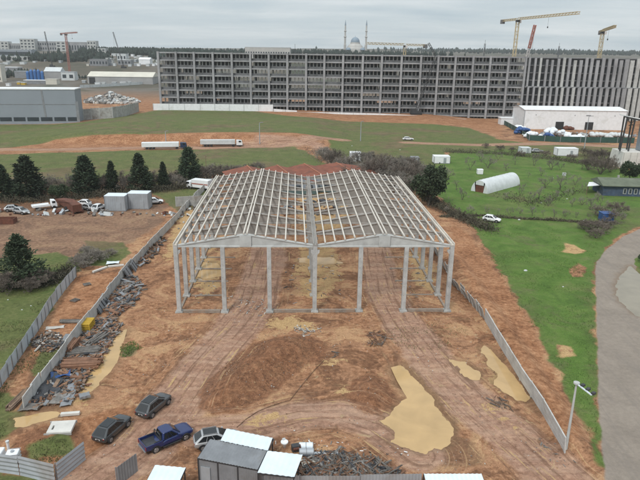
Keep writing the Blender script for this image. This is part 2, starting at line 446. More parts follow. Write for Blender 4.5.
ORANGEP = [GP(q) for q in (
 [(-10,153),(0,149),(50,138.5),(100,134.5),(160,132.5),(210,132),(290,132.5),(312,136),(322,142),(245,147),(100,151)],
 [(160,106),(260,106),(400,112),(500,120),(505,136),(470,127),(400,123),(300,117),(250,110),(160,109)],
 [(452,225),(470,235),(500,275),(530,325),(560,385),(585,440),(565,450),(540,405),(500,335),(470,290),(450,255)],
 [(60,300),(75,278),(110,272),(122,272),(105,298),(70,338),(40,362),(20,372)],
 [(96,90),(165,84),(160,108),(140,112),(128,104)],
 [(12,452),(20,436),(42,426),(64,424),(110,410),(150,400),(150,440),(90,462),(40,462)],
)]

def axis(breaks):                                # [(start, step), ... , end]
    out = []
    for (a, s0), b in zip(breaks, [q[0] if isinstance(q, tuple) else q for q in breaks[1:]]):
        out += list(np.arange(a, b-1e-6, s0))
    return np.array(out)
ys = list(axis([(20, 2.0), (40, .3), (140, .3), 141]))
while ys[-1] < 6000: ys.append(ys[-1]+max(.3, min(.3+(ys[-1]-140)*.0095, 400)))
xs = list(axis([(0, .33), 52])); st = .33
while xs[-1] < 6000: st = min(st*1.05, 400); xs.append(xs[-1]+st)
xs = np.array([-v for v in xs[:0:-1]]+xs); ys = np.array(ys)
X, Y = np.meshgrid(xs, ys); NX, NY = len(xs), len(ys)
warpx = fbm(X, Y, 3.0, 3)*1.6; warpy = fbm(X+50, Y-30, 3.0, 3)*1.6
Z = hbase(X, Y)
nearw = 1-sst(150, 260, Y)
def umin(polys, xx, yy):
    d = np.full(xx.shape, 1e9)
    for p in polys:
        p = list(p); m = 12.0
        bx = [q[0] for q in p]; by = [q[1] for q in p]
        s = (xx > min(bx)-m) & (xx < max(bx)+m) & (yy > min(by)-m) & (yy < max(by)+m)
        if s.any(): d[s] = np.minimum(d[s], poly_d(xx[s], yy[s], p))
    return d
farw = sst(170, 230, Y)*8; XW, YW = X+warpx*nearw+fbm(X, Y, 22, 4)*farw, Y+warpy*nearw+fbm(X+200, Y, 22, 4)*farw
dG = umin(GRASS, XW+warpx*.7*nearw, YW+warpy*.7*nearw); BARE = GP([(565,243),(575,245),(586,251),(576,254),(563,252)]), GP([(555,343),(570,346),(573,356),(560,358)]), GP([(572,266),(580,263),(586,268),(584,276),(574,276),(570,271)]); dG = np.maximum(dG, -umin(BARE, XW, YW)); dI = umin(ISLE, XW, YW); dR = np.maximum(umin(ROADP, X+warpx*.3, Y+warpy*.3), -dI)
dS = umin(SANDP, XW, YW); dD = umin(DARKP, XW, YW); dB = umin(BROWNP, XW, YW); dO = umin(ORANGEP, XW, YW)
dBr = umin([GRASS[i] for i in BRIGHT], XW, YW)
dG = np.minimum(dG, dI)
dP = np.full(X.shape, 1e9)
for pts, w in PATHS:
    bx = [q[0] for q in pts]; by = [q[1] for q in pts]
    s = (X > min(bx)-15) & (X < max(bx)+15) & (Y > min(by)-15) & (Y < max(by)+15)
    dP[s] = np.minimum(dP[s], line_d(XW[s], YW[s], pts)-w)
dG = np.where(Y > 170, np.maximum(dG, -dP), dG)
lane = np.full(X.shape, 9.0); along = np.zeros(X.shape); lw = np.full(X.shape, 1e9)
for pts in (TR1, TR2, TR3, PATHS[0][0], PATHS[2][0]):
    cum = 0
    for p, q in zip(pts[:-1], pts[1:]):
        L = math.hypot(q[0]-p[0], q[1]-p[1]); m = 9.0
        sl = (X > min(p[0], q[0])-m) & (X < max(p[0], q[0])+m) & (Y > min(p[1], q[1])-m) & (Y < max(p[1], q[1])+m)
        xx, yy = X[sl], Y[sl]; t = np.clip(((xx-p[0])*(q[0]-p[0])+(yy-p[1])*(q[1]-p[1]))/(L*L), 0, 1)
        cr = ((q[0]-p[0])*(yy-p[1])-(q[1]-p[1])*(xx-p[0]))/L; dd = np.hypot(xx-p[0]-t*(q[0]-p[0]), yy-p[1]-t*(q[1]-p[1]))
        u = dd < lw[sl]; a_ = lane[sl]; b_ = along[sl]; c_ = lw[sl]
        a_[u] = np.sign(cr[u])*dd[u]; b_[u] = cum+t[u]*L; c_[u] = dd[u]; lane[sl] = a_; along[sl] = b_; lw[sl] = c_; cum += L
# relief of the trampled soil: lumps, ruts and the hollows that hold water
rough = np.clip(dG*.5+.6, .22, 1)*np.clip(dR*.5+.6, .12, 1)
lum = fbm(X, Y, 5, 3)*.16 + fbm(X, Y, 1.5, 4)*.22*(1+2.2*np.clip(-umin([HEAP, HEAP2, MOUND], XW, YW), 0, 1))
Z = Z + lum*rough*nearw
for pts, dep in RUTL:
    bx = [q[0] for q in pts]; by = [q[1] for q in pts]
    s = (X > min(bx)-3) & (X < max(bx)+3) & (Y > min(by)-3) & (Y < max(by)+3)
    d = line_d(X[s]+.5*fbm(X[s], Y[s], 9, 2), Y[s], pts)
    Z[s] += -dep*np.exp(-(d/.24)**2)+dep*.55*np.exp(-((d-.5)/.22)**2)
dW = np.full(X.shape, 1e9)
for k, p in PUD.items():
    d = umin([p], X+warpx*.6*PUDSOFT.get(k, 1)+fbm(X, Y+99, .9, 2)*1.1, Y+warpy*.5*PUDSOFT.get(k, 1)+fbm(X+77, Y, .9, 2)*.7); s = d < 1.2
    dW = np.minimum(dW, d)
    base = 0
    w = 1-sst(-.5, .55, d[s])
    Z[s] = Z[s]*(1-w) + w*(-.30+.05*lum[s]) + .05*np.exp(-((d[s]-.8)/.35)**2)*(d[s] > 0)
kind = np.zeros(X.shape, int)                    # 0 ground 1 grass 2 track 3 road
kind[dG < 0] = 1; kind[(dP < 0) & (dG > -1.5)] = 2; kind[dR < 0] = 3
fc = kind[:-1, :-1]
idx = np.arange(NX*NY).reshape(NY, NX)
quads = np.stack([idx[:-1, :-1], idx[:-1, 1:], idx[1:, 1:], idx[1:, :-1]], -1)
verts = np.stack([X, Y, Z], -1).reshape(-1, 3)
def enc(d, soft): return np.clip(.5-d/(2*soft), 0, 1)
soft = 1.0+np.clip((Y-150)/60., 0, 6)
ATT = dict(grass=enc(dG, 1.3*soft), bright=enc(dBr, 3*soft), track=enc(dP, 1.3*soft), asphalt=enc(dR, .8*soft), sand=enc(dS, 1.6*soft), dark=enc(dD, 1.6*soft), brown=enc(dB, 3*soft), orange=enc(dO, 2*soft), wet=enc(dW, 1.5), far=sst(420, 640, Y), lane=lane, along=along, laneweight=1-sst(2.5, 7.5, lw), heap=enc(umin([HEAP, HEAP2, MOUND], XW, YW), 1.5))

def ground_material():
    m = bpy.data.materials.new('earth_and_grass'); m.use_nodes = True; nt = m.node_tree; b = nt.nodes['Principled BSDF']
    pos = nd(nt, 'ShaderNodeNewGeometry').outputs['Position']
    A = {k: nd(nt, 'ShaderNodeAttribute', attribute_name=k).outputs['Fac'] for k in ATT}
    big = noise(nt, pos, .035, 5, .6); mid = noise(nt, pos, .22, 6, .65, .4); fine = noise(nt, pos, 1.6, 6, .7); vf = noise(nt, pos, 6.5, 4, .7)
    def m_(k, amt=.75, w=.10, nz=None):
        n = nz or math_(nt, 'ADD', math_(nt, 'MULTIPLY', mid, .6), math_(nt, 'MULTIPLY', fine, .4))
        v = math_(nt, 'MULTIPLY_ADD', math_(nt, 'SUBTRACT', n, .5), amt, A[k])
        return sm(nt, v, .5-w, .5+w)
    mp = nd(nt, 'ShaderNodeMapping'); mp.inputs['Scale'].default_value = (.16, .9, 1); mp.inputs['Rotation'].default_value = (0, 0, R(-18)); nt.links.new(pos, mp.inputs[0])
    strk = noise(nt, mp.outputs[0], .9, 5, .65, .6)
    c = ramp(nt, fine, [(.30, (.150,.066,.030)), (.5, (.325,.162,.085)), (.70, (.47,.268,.158))])
    c = mixc(nt, math_(nt, 'MULTIPLY', sm(nt, mid, .42, .60), .75), c, ramp(nt, vf, [(.3, (.31,.160,.085)), (.7, (.45,.255,.150))]))
    patch = noise(nt, pos, .12, 7, .7, 1.2)
    c = mixc(nt, math_(nt, 'MULTIPLY', sm(nt, patch, .50, .58), .85), c, ramp(nt, fine, [(.3, (.115,.055,.030)), (.7, (.225,.110,.058))]))
    c = mixc(nt, math_(nt, 'MULTIPLY', sm(nt, math_(nt, 'MULTIPLY_ADD', patch, -1, 1), .53, .61), .8), c, ramp(nt, vf, [(.3, (.40,.225,.118)), (.7, (.56,.36,.20))]))
    c = mixc(nt, math_(nt, 'MULTIPLY', sm(nt, strk, .58, .68), .5), c, (.42,.27,.145))
    c = mixc(nt, math_(nt, 'MULTIPLY', m_('brown', 1.2), .6), c, ramp(nt, fine, [(.3, (.120,.080,.058)), (.7, (.25,.17,.125))]))
    c = mixc(nt, math_(nt, 'MULTIPLY', m_('orange', .6), .85), c, ramp(nt, math_(nt, 'ADD', math_(nt, 'MULTIPLY', mid, .5), math_(nt, 'MULTIPLY', fine, .5)), [(.36, (.165,.066,.028)), (.5, (.335,.158,.078)), (.62, (.47,.258,.142))]))
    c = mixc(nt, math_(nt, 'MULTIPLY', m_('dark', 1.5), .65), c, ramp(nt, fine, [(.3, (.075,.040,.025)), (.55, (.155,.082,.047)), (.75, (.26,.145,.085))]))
    c = mixc(nt, math_(nt, 'MULTIPLY', m_('track', .8, .22), .8), c, mixc(nt, sm(nt, strk, .42, .62), ramp(nt, fine, [(.3, (.265,.150,.104)), (.7, (.41,.250,.180))]), (.45,.295,.215)))
    c = mixc(nt, math_(nt, 'MULTIPLY', m_('heap', .7), .85), c, ramp(nt, math_(nt, 'ADD', math_(nt, 'MULTIPLY', fine, .6), math_(nt, 'MULTIPLY', vf, .4)), [(.33, (.105,.047,.026)), (.5, (.205,.093,.048)), (.66, (.31,.155,.083))]))
    lc = nd(nt, 'ShaderNodeCombineXYZ'); nt.links.new(math_(nt, 'MULTIPLY', A['lane'], 1.0), lc.inputs[0]); nt.links.new(math_(nt, 'MULTIPLY', A['along'], .045), lc.inputs[1])
    ln = noise(nt, lc.outputs[0], 1.5, 5, .62, .25); ln2 = noise(nt, lc.outputs[0], 3.4, 4, .6, .1)
    c = mixc(nt, math_(nt, 'MULTIPLY', math_(nt, 'MULTIPLY', sm(nt, ln, .50, .62), A['laneweight']), .65), c, (.165,.088,.055))
    c = mixc(nt, math_(nt, 'MULTIPLY', math_(nt, 'MULTIPLY', sm(nt, ln2, .54, .64), A['laneweight']), .6), c, (.43,.275,.175))
    c = mixc(nt, math_(nt, 'MULTIPLY', math_(nt, 'MULTIPLY', sm(nt, math_(nt, 'ADD', ln2, math_(nt, 'MULTIPLY', mid, .35)), .80, .83), A['laneweight']), .8), c, (.50,.34,.16))
    sn = math_(nt, 'ADD', math_(nt, 'MULTIPLY', noise(nt, pos, .55, 7, .72, 1.2), .6), math_(nt, 'MULTIPLY', strk, .4))
    sv = math_(nt, 'MULTIPLY_ADD', math_(nt, 'SUBTRACT', sn, .5), 3.2, math_(nt, 'MULTIPLY', A['sand'], .72))
    c = mixc(nt, sm(nt, sv, .46, .56), c, ramp(nt, vf, [(.3, (.38,.235,.105)), (.7, (.56,.385,.20))]))
    c = mixc(nt, math_(nt, 'MULTIPLY', sm(nt, noise(nt, pos, .5, 7, .7, .8), .63, .68), .7), c, (.47,.34,.20))
    c = mixc(nt, math_(nt, 'MULTIPLY', sm(nt, noise(nt, pos, 2.6, 3, .6), .70, .74), .6), c, (.45,.41,.36))
    # grass
    gd = ramp(nt, math_(nt, 'ADD', math_(nt, 'MULTIPLY', fine, .5), math_(nt, 'MULTIPLY', mid, .5)), [(.34, (.076,.088,.032)), (.5, (.118,.138,.045)), (.66, (.18,.17,.075))])
    gb = ramp(nt, math_(nt, 'ADD', math_(nt, 'MULTIPLY', vf, .45), math_(nt, 'MULTIPLY', mid, .55)), [(.36, (.055,.105,.019)), (.5, (.092,.170,.030)), (.64, (.155,.215,.055))])
    gb = mixc(nt, math_(nt, 'MULTIPLY', sm(nt, mid, .58, .74), .5), gb, (.115,.105,.06))
    g = mixc(nt, m_('bright', .4, .35), gd, gb)
    gm = noise(nt, pos, .09, 7, .72, 1.0)
    g = mixc(nt, math_(nt, 'MULTIPLY', sm(nt, gm, .52, .64), .55), g, ramp(nt, fine, [(.3, (.085,.085,.040)), (.7, (.165,.145,.080))]))
    g = mixc(nt, math_(nt, 'MULTIPLY', sm(nt, math_(nt, 'MULTIPLY_ADD', gm, -1, 1), .55, .66), .5), g, (.066,.115,.026))
    g = mixc(nt, math_(nt, 'MULTIPLY', sm(nt, noise(nt, pos, .35, 5, .7, 1.5), .66, .70), .7), g, (.20,.135,.085))
    fm = noise(nt, pos, .022, 8, .72, 1.4)
    g = mixc(nt, math_(nt, 'MULTIPLY', math_(nt, 'MULTIPLY', sm(nt, fm, .50, .60), .75), math_(nt, 'MULTIPLY_ADD', A['bright'], -.75, 1)), g, ramp(nt, mid, [(.35, (.120,.088,.050)), (.65, (.20,.140,.085))]))
    g = mixc(nt, math_(nt, 'MULTIPLY', sm(nt, math_(nt, 'MULTIPLY_ADD', fm, -1, 1), .53, .62), .5), g, (.105,.140,.040))
    c = mixc(nt, m_('grass', .9, .12), c, g)
    # far land
    fr = ramp(nt, noise(nt, pos, .006, 7, .65, .5), [(.36, (.055,.062,.040)), (.47, (.12,.10,.075)), (.54, (.16,.145,.125)), (.62, (.065,.075,.050)), (.72, (.15,.095,.065))])
    c = mixc(nt, A['far'], c, fr)
    c = mixc(nt, .28, c, ramp(nt, vf, [(.34, (.42,.42,.42)), (.66, (1.1, 1.1, 1.1))]), 'MULTIPLY')
    c = mixc(nt, .42, c, ramp(nt, fine, [(.34, (.55,.55,.55)), (.66, (1.15, 1.15, 1.15))]), 'MULTIPLY')
    # dirt road
    rd = ramp(nt, math_(nt, 'ADD', math_(nt, 'MULTIPLY', fine, .5), math_(nt, 'MULTIPLY', mid, .5)), [(.30, (.185,.158,.132)), (.52, (.255,.217,.182)), (.72, (.32,.275,.23))])
    mp2 = nd(nt, 'ShaderNodeMapping'); mp2.inputs['Scale'].default_value = (1.4, .10, 1); mp2.inputs['Rotation'].default_value = (0, 0, R(8)); nt.links.new(pos, mp2.inputs[0])
    rd = mixc(nt, math_(nt, 'MULTIPLY', sm(nt, noise(nt, mp2.outputs[0], .8, 4, .6, .4), .5, .66), .5), rd, (.205,.178,.155))
    c = mixc(nt, m_('asphalt', .3, .10), c, rd)
    c = mixc(nt, math_(nt, 'MULTIPLY', sm(nt, A['wet'], .0, .55), .55), c, (.17,.105,.055))
    nt.links.new(c, b.inputs['Base Color'])
    nt.links.new(math_(nt, 'MULTIPLY_ADD', A['wet'], -.35, .95), b.inputs['Roughness']); b.inputs['Specular IOR Level'].default_value = .25
    bn = nd(nt, 'ShaderNodeBump'); bn.inputs['Strength'].default_value = .9; bn.inputs['Distance'].default_value = .16
    nt.links.new(math_(nt, 'ADD', math_(nt, 'MULTIPLY', fine, .7), math_(nt, 'MULTIPLY', vf, .35)), bn.inputs['Height']); nt.links.new(bn.outputs[0], b.inputs['Normal'])
    return m
GM = ground_material()
for k, nm in enumerate(('ground', 'grass', 'dirt_track', 'road')):
    q = quads[fc == k]; used = np.unique(q); remap = np.zeros(NX*NY, int); remap[used] = np.arange(len(used))
    me = bpy.data.meshes.new(nm); nv, nf = len(used), len(q)
    me.vertices.add(nv); me.vertices.foreach_set('co', verts[used].ravel())
    me.loops.add(nf*4); me.loops.foreach_set('vertex_index', remap[q].ravel().astype(np.int32))
    me.polygons.add(nf); me.polygons.foreach_set('loop_start', np.arange(0, nf*4, 4, dtype=np.int32))
    me.update(calc_edges=True); me.shade_smooth()
    for a, v in ATT.items():
        t = me.attributes.new(a, 'FLOAT', 'POINT'); t.data.foreach_set('value', v.ravel()[used].astype(np.float32))
    me.materials.append(GM)
    o = bpy.data.objects.new(nm, me); COL.objects.link(o); o['kind'] = 'stuff' if nm == 'grass' else 'structure'
    if nm == 'grass': o['label'] = 'short green and olive grass covering the fields around the building site'

def water_mat(name, col, rough):
    m = bpy.data.materials.new(name); m.use_nodes = True; nt = m.node_tree; b = nt.nodes['Principled BSDF']
    pos = nd(nt, 'ShaderNodeNewGeometry').outputs['Position']
    nt.links.new(ramp(nt, noise(nt, pos, .35, 4, .5, .5), [(.3, tuple(c*.86 for c in col)), (.7, tuple(c*1.1 for c in col))]), b.inputs['Base Color'])
    b.inputs['Roughness'].default_value = rough; b.inputs['Specular IOR Level'].default_value = .4
    bn = nd(nt, 'ShaderNodeBump'); bn.inputs['Strength'].default_value = .05; bn.inputs['Distance'].default_value = .02
    nt.links.new(noise(nt, pos, 2.5, 3), bn.inputs['Height']); nt.links.new(bn.outputs[0], b.inputs['Normal'])
    return m
WM = water_mat('muddy_water', (.47,.315,.150), .09); WM2 = water_mat('grey_muddy_water', (.25,.22,.165), .12)
for k, p in PUD.items():
    cx = sum(q[0] for q in p)/len(p); cy = sum(q[1] for q in p)/len(p)
    out = []
    for q in p:
        dx, dy = q[0]-cx, q[1]-cy; l = math.hypot(dx, dy); out.append((q[0]+dx/l*.9, q[1]+dy/l*.9, PUDZ[k]))
    b = MB(); b.add(out, [tuple(range(len(out)))[::1]])
    o = b.build('puddle', WM2 if k == 'road' else WM); o['kind'] = 'structure'

# ------------------------------------------------------------------ the precast hall
HC = Vector((-.7, 83.4, 0)); HA = R(2.6); HW, HL, HE, HR = 20.6, 50.0, 10.75, 1.75   # half width, length, eave, rise
BAY = HL/8
hall = thing('hall_frame', HC, HA, 'open two-bay concrete hall skeleton with a bare gridded roof in the middle of the site', 'building frame')
def roofz(u):
    a = abs(abs(u)-HW/2); return HE+.02+HR*(1-a/(HW/2))
def column(u, v, front, w=.62):
    b = MB(); top = HE-.02 if abs(u) in (0, HW) else HE-.26
    b.box((u, v, top/2-.15), (w, w, top+.3))
    if abs(u) in (0, HW):                         # corbels under the gutter beams and at mid height
        for s in ((-1, 1) if u == 0 else (-1 if u > 0 else 1,)):
            b.prism([(u+s*w/2, v-.22, top-1.5), (u+s*(w/2+.35), v-.22, top-1.05), (u+s*(w/2+.35), v-.22, top-.75), (u+s*w/2, v-.22, top-.75)], (0, .44, 0))
    for k in range(1, 6):                         # lifting sockets
        b.box((u-.12, v-w/2-.004, 1.2+k*1.5), (.05, .01, .09), mi=1)
    return b.build('column', [M['column_concrete'], M['dark']], hall, bevel=.02)
def socket(u, v):
    b = MB(); b.box((u, v, .05), (1.15, 1.15, .32)); b.box((u, v, .24), (.9, .9, .1)); b.build('footing', M['concrete_dirty'], hall, bevel=.03)
front_u = [-HW+i*HW/3 for i in range(7)]
front_u = [round(u, 4) if abs(u) > 1e-6 else 0 for u in front_u]; front_u[0] = -HW; front_u[6] = HW
for u in front_u:
    column(u, 0, True); socket(u, 0)
for k in range(1, 9):
    for u in (-HW, 0, HW): column(u, k*BAY, False); socket(u, k*BAY)
for u in front_u:
    if u not in (-HW, 0, HW): column(u, HL, False)
for k in range(9):                                # tapered roof beams, flat below and pitched above
    v = k*BAY
    for s in (-1, 1):
        c = s*HW/2; h = HW/2-.33
        b = MB()
        w1, w2 = .20, .46
        def ring(x, top, bot):
            return [(c+x, v-w2/2, top), (c+x, v-w2/2, top-.16), (c+x, v-w1/2, top-.26), (c+x, v-w1/2, bot+.24), (c+x, v-w2/2, bot+.14), (c+x, v-w2/2, bot),
                    (c+x, v+w2/2, bot), (c+x, v+w2/2, bot+.14), (c+x, v+w1/2, bot+.24), (c+x, v+w1/2, top-.26), (c+x, v+w2/2, top-.16), (c+x, v+w2/2, top)]
        rs = [ring(-h, HE+.08, HE-.28), ring(0, HE+HR, HE-.28), ring(h, HE+.08, HE-.28)]
        b.loft(rs)
        b.box((c, v-.18, HE+.66), (1.7, .30, 1.7)) if k == 0 else None
        b.build('roof_beam', M['concrete_beam_shaded'] if k else M['concrete'], hall)  # inner beams wear the shaded copy, the front beam plain concrete
for s in (-1, 1):                                 # purlins: six on each slope and a pair at each ridge
    c = s*HW/2
    for sl in (-1, 1):
        for i in range(1, 7):
            x = i*1.47; u = c+sl*(HW/2-x); z = HE+.08+(HR-.08)*x/(HW/2-.33)
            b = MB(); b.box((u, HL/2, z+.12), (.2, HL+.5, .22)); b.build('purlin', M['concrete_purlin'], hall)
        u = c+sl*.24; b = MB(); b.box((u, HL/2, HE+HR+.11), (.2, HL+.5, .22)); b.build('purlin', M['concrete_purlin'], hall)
for u, w in ((-HW, .62), (0, .66), (HW, .62)):     # gutter beams on the column rows
    b = MB(); b.box((u, HL/2, HE+.07), (w, HL+.7, .12))
    for q in (-1, 1): b.box((u+q*(w/2-.07), HL/2, HE+.25), (.14, HL+.7, .24))
    b.build('gutter_beam', M['concrete_beam_shaded' if u == 0 else 'concrete_purlin'], hall)
for a, e in ((0, 1), (2, 4), (5, 6)):             # ground beams between the footings
    for i in range(a, e):
        b = MB(); b.box(((front_u[i]+front_u[i+1])/2, -.25, .22), (HW/3-1.3, .4, .5)); b.build('ground_beam', M['curbside'], hall, bevel=.03)
for k in range(8):
    for u in (-HW, 0, HW):
        if u == 0 and k % 2: continue
        b = MB(); b.box((u, (k+.5)*BAY, .05), (.35, BAY-1.3, .3)); b.build('ground_beam', M['curbside'], hall, bevel=.03)
for k in range(1, 8):                             # cross beams in the two outer strips
    for c in (-HW+3.4, HW-3.4):
        b = MB(); b.box((c, k*BAY, .04), (5.3, .35, .24)); b.build('ground_beam', M['curbside'], hall, bevel=.03)

# low precast wall closing the back of the plot, and one beside the hall
def panel_fence(name, pts, hgt, label, lean=0, step=2.4, mats=('concrete_dirty', 'concrete'), jitter=.06, post=.16, th=.09):
    t = thing(name, (pts[0].x, pts[0].y, pts[0].z), 0, label, 'fence'); o = pts[0]
    P = [Vector(p)-o for p in pts]; rnd = random.Random(len(label))
    for a, b in zip(P[:-1], P[1:]):
        L = (b-a).length; n = max(1, round(L/step)); d = (b-a)/n; nr = Vector((d.y, -d.x, 0)).normalized()
        for i in range(n):
            p, q = a+d*i, a+d*(i+1); l = lean+rnd.uniform(-jitter, jitter); hh = hgt*rnd.uniform(.96, 1.03)
            m = MB(); up = Vector((0, 0, hh))+nr*l
            g = d.normalized()*.03
            m.prism([p+g-nr*th/2, q-g-nr*th/2, q-g-nr*th/2+up, p+g-nr*th/2+up], nr*th)
            for e in (.33, .66): m.prism([p+g*2-nr*(th/2+.012)+up*e, q-g*2-nr*(th/2+.012)+up*e, q-g*2-nr*(th/2+.012)+up*(e+.02), p+g*2-nr*(th/2+.012)+up*(e+.02)], nr*(th+.024), 1)
            m.build('panel', [M[mats[0]], M[mats[0]]], t)
            MB().bar(p-Vector((0, 0, .2)), p+up*1.04, post, post, up=tuple(nr)).build('post', M[mats[1]], t)
    return t
def GV(*pts): return [G(*p) for p in pts]
panel_fence('concrete_fence', GV((207,188),(190,205),(172,226),(152,247),(128,273),(112,293),(96,316),(80,335),(60,363),(42,386),(24,411)), 1.75, 'grey concrete panel fence running past the timber stacks on the left of the site', lean=.05, jitter=.12, mats=('panel_pale', 'concrete'))
panel_fence('concrete_fence', GV((433,248),(455,286),(470,302),(485,320)), 1.9, 'leaning concrete fence panels close behind the right corner of the hall', lean=.8, jitter=.5, step=1.7)
panel_fence('concrete_fence', GV((485.5,321),(500,346),(520,379),(543,414),(565,454)), 1.9, 'straight grey concrete wall beside the orange earth bank, ending near the lamp pole', lean=.15, step=4.5, mats=('panel_pale', 'concrete'), th=.14, post=.15, jitter=.02)
panel_fence('concrete_fence', GV((176,206.5),(204,205)), 2.6, 'short weathered concrete wall behind the left side of the hall', step=3.2, th=.2)
panel_fence('concrete_fence', GV((208,186),(262,181),(310,180),(352,181),(398,187)), 2.2, 'grey concrete wall along the back of the hall before the red roofs', step=3, th=.14)

def sheet_fence(name, pts, hgt, label, mt='zinc', step=2.2, amp=.05, lean=0, horizontal=False, cat='fence'):
    t = thing(name, pts[0], 0, label, cat); o = pts[0]; rnd = random.Random(len(label)+3)
    P = [Vector(p)-o for p in pts]
    for a, b in zip(P[:-1], P[1:]):
        L = (b-a).length; n = max(1, round(L/step)); d = (b-a)/n; nr = Vector((d.y, -d.x, 0)).normalized()
        for i in range(n):
            p, q = a+d*i, a+d*(i+1); j = rnd.uniform(-.08, .08)
            up = Vector((0, 0, hgt*rnd.uniform(.97, 1.03)))+nr*(lean+j)
            if horizontal: m = MB().corr(p+d.normalized()*.02, p+d.normalized()*.02+up, d*.98, .42, .07)
            else: m = MB().corr(p+d.normalized()*.02, q-d.normalized()*.02, up, .3, amp)
            m.build('sheet', M[mt], t)
            MB().bar(p-nr*.1-Vector((0, 0, .2)), p-nr*.1+up*1.02, .07).build('post', M['zinc_dull'], t)
    return t
sheet_fence('sheet_fence', GV((76,277),(66,289),(52,308),(38,331),(22,355),(8,377),(-14,408)), 2.0, 'light grey corrugated sheet fence between the left grass and the earth strip', 'sheet_blue')
sheet_fence('sheet_fence', GV((-14,470),(20,475),(56,484)), 2.0, 'wavy galvanised sheet fence at the bottom left behind the white tank', horizontal=True, step=4)
sheet_fence('gate_leaf', GV((58,482),(86,459)), 2.0, 'open galvanised gate leaf swung inwards left of the site entrance', horizontal=True, step=5.6, cat='gate')
sheet_fence('gate_leaf', GV((118,486),(138,471)), 2.0, 'open galvanised gate leaf right of the site entrance near the small white roof', 'zinc_dull', step=5, cat='gate')
sheet_fence('sheet_fence', GV((252,489),(300,489),(360,489),(421,488)), 1.5, 'grey sheet fence along the bottom edge below the branch pile', step=4)

# ------------------------------------------------------------------ sheds by the entrance
def P3(px, py, z): x, y = flat(px, py, z); return Vector((x, y, z))
def sub(o, *ps): return [Vector(p)-o for p in ps]
lf, lb, rb, rf = P3(198,458.4,2.8), P3(209.7,440.5,2.8), P3(266,451,2.8), P3(258,470,2.8)
ex = (rf-lf).normalized(); rb = lb+(rf-lf)
o0 = Vector((lf.x, lf.y, 0)); sh = thing('site_cabin', o0, 0, 'long grey corrugated site cabin with dark frame lines at the bottom edge', 'cabin')
A, B, C_, D = sub(o0, lf, rf, rb, lb)
dn = Vector((0, 0, -2.72))
for p, q in ((A, B), (B, C_), (C_, D), (D, A)):
    MB().corr(p+dn+(q-p).normalized()*.06, q+dn-(q-p).normalized()*.06, Vector((0, 0, 2.6)), .22, .03).build('wall', M['zinc_dull'], sh)
m = MB()
for i in range(4):
    for e in (A, D): m.bar(e+(B-A)*i/3+dn, e+(B-A)*i/3+Vector((0, 0, .02)), .12)
m.bar(A, B, .12); m.bar(B, C_, .12); m.bar(C_, D, .12); m.bar(D, A, .12); m.build('frame', M['steel_dark'], sh)
MB().corr(A+(A-D)*.03+Vector((0, 0, .1)), B+(A-D)*.03+Vector((0, 0, .1)), (D-A)*1.06, .28, .05).build('roof', M['zinc_dull'], sh)
w0 = A+dn+(B-A)*.12; m = MB(); m.box(w0+Vector((0, -.06, 1.0)), (.9, .06, 1.95), rz=math.atan2(ex.y, ex.x)); m.build('door', M['zinc'], sh)
def canopy(c4, z, label, posts=True):
    ps = [P3(px, py, z) for px, py in c4]; o = Vector((ps[0].x, ps[0].y, 0)); t = thing('canopy', o, 0, label, 'canopy'); q = sub(o, *ps)
    m = MB(); m.corr(q[0], q[1], q[3]-q[0], .5, .05, th=.03); m.build('roof_sheet', M['zinc_pale'], t)
    for i, p in enumerate(q):
        c = sum(q, Vector())/4; p2 = p+(c-p)*.06
        MB().bar((p2.x, p2.y, 0), (p2.x, p2.y, z-.06), .1).build('post', M['steel_dark'], t)
    m = MB()
    for a, b in ((0, 1), (1, 2), (2, 3), (3, 0)): m.bar(q[a]-Vector((0, 0, .1)), q[b]-Vector((0, 0, .1)), .08, .1)
    m.build('frame', M['steel_dark'], t); return t
canopy([(220.5,440.5),(268,450.5),(274,438.5),(226.5,428.6)], 2.95, 'pale sheet canopy behind the grey cabin beside the silver car')
canopy([(257.5,472.5),(294.5,477),(299.5,456),(267.5,450.8)], 3.05, 'pale sheet canopy at the right end of the grey cabin')
canopy([(146,482),(178,485),(185.5,468),(155,465)], 2.6, 'small pale sheet roof by the right gate leaf at the bottom edge')

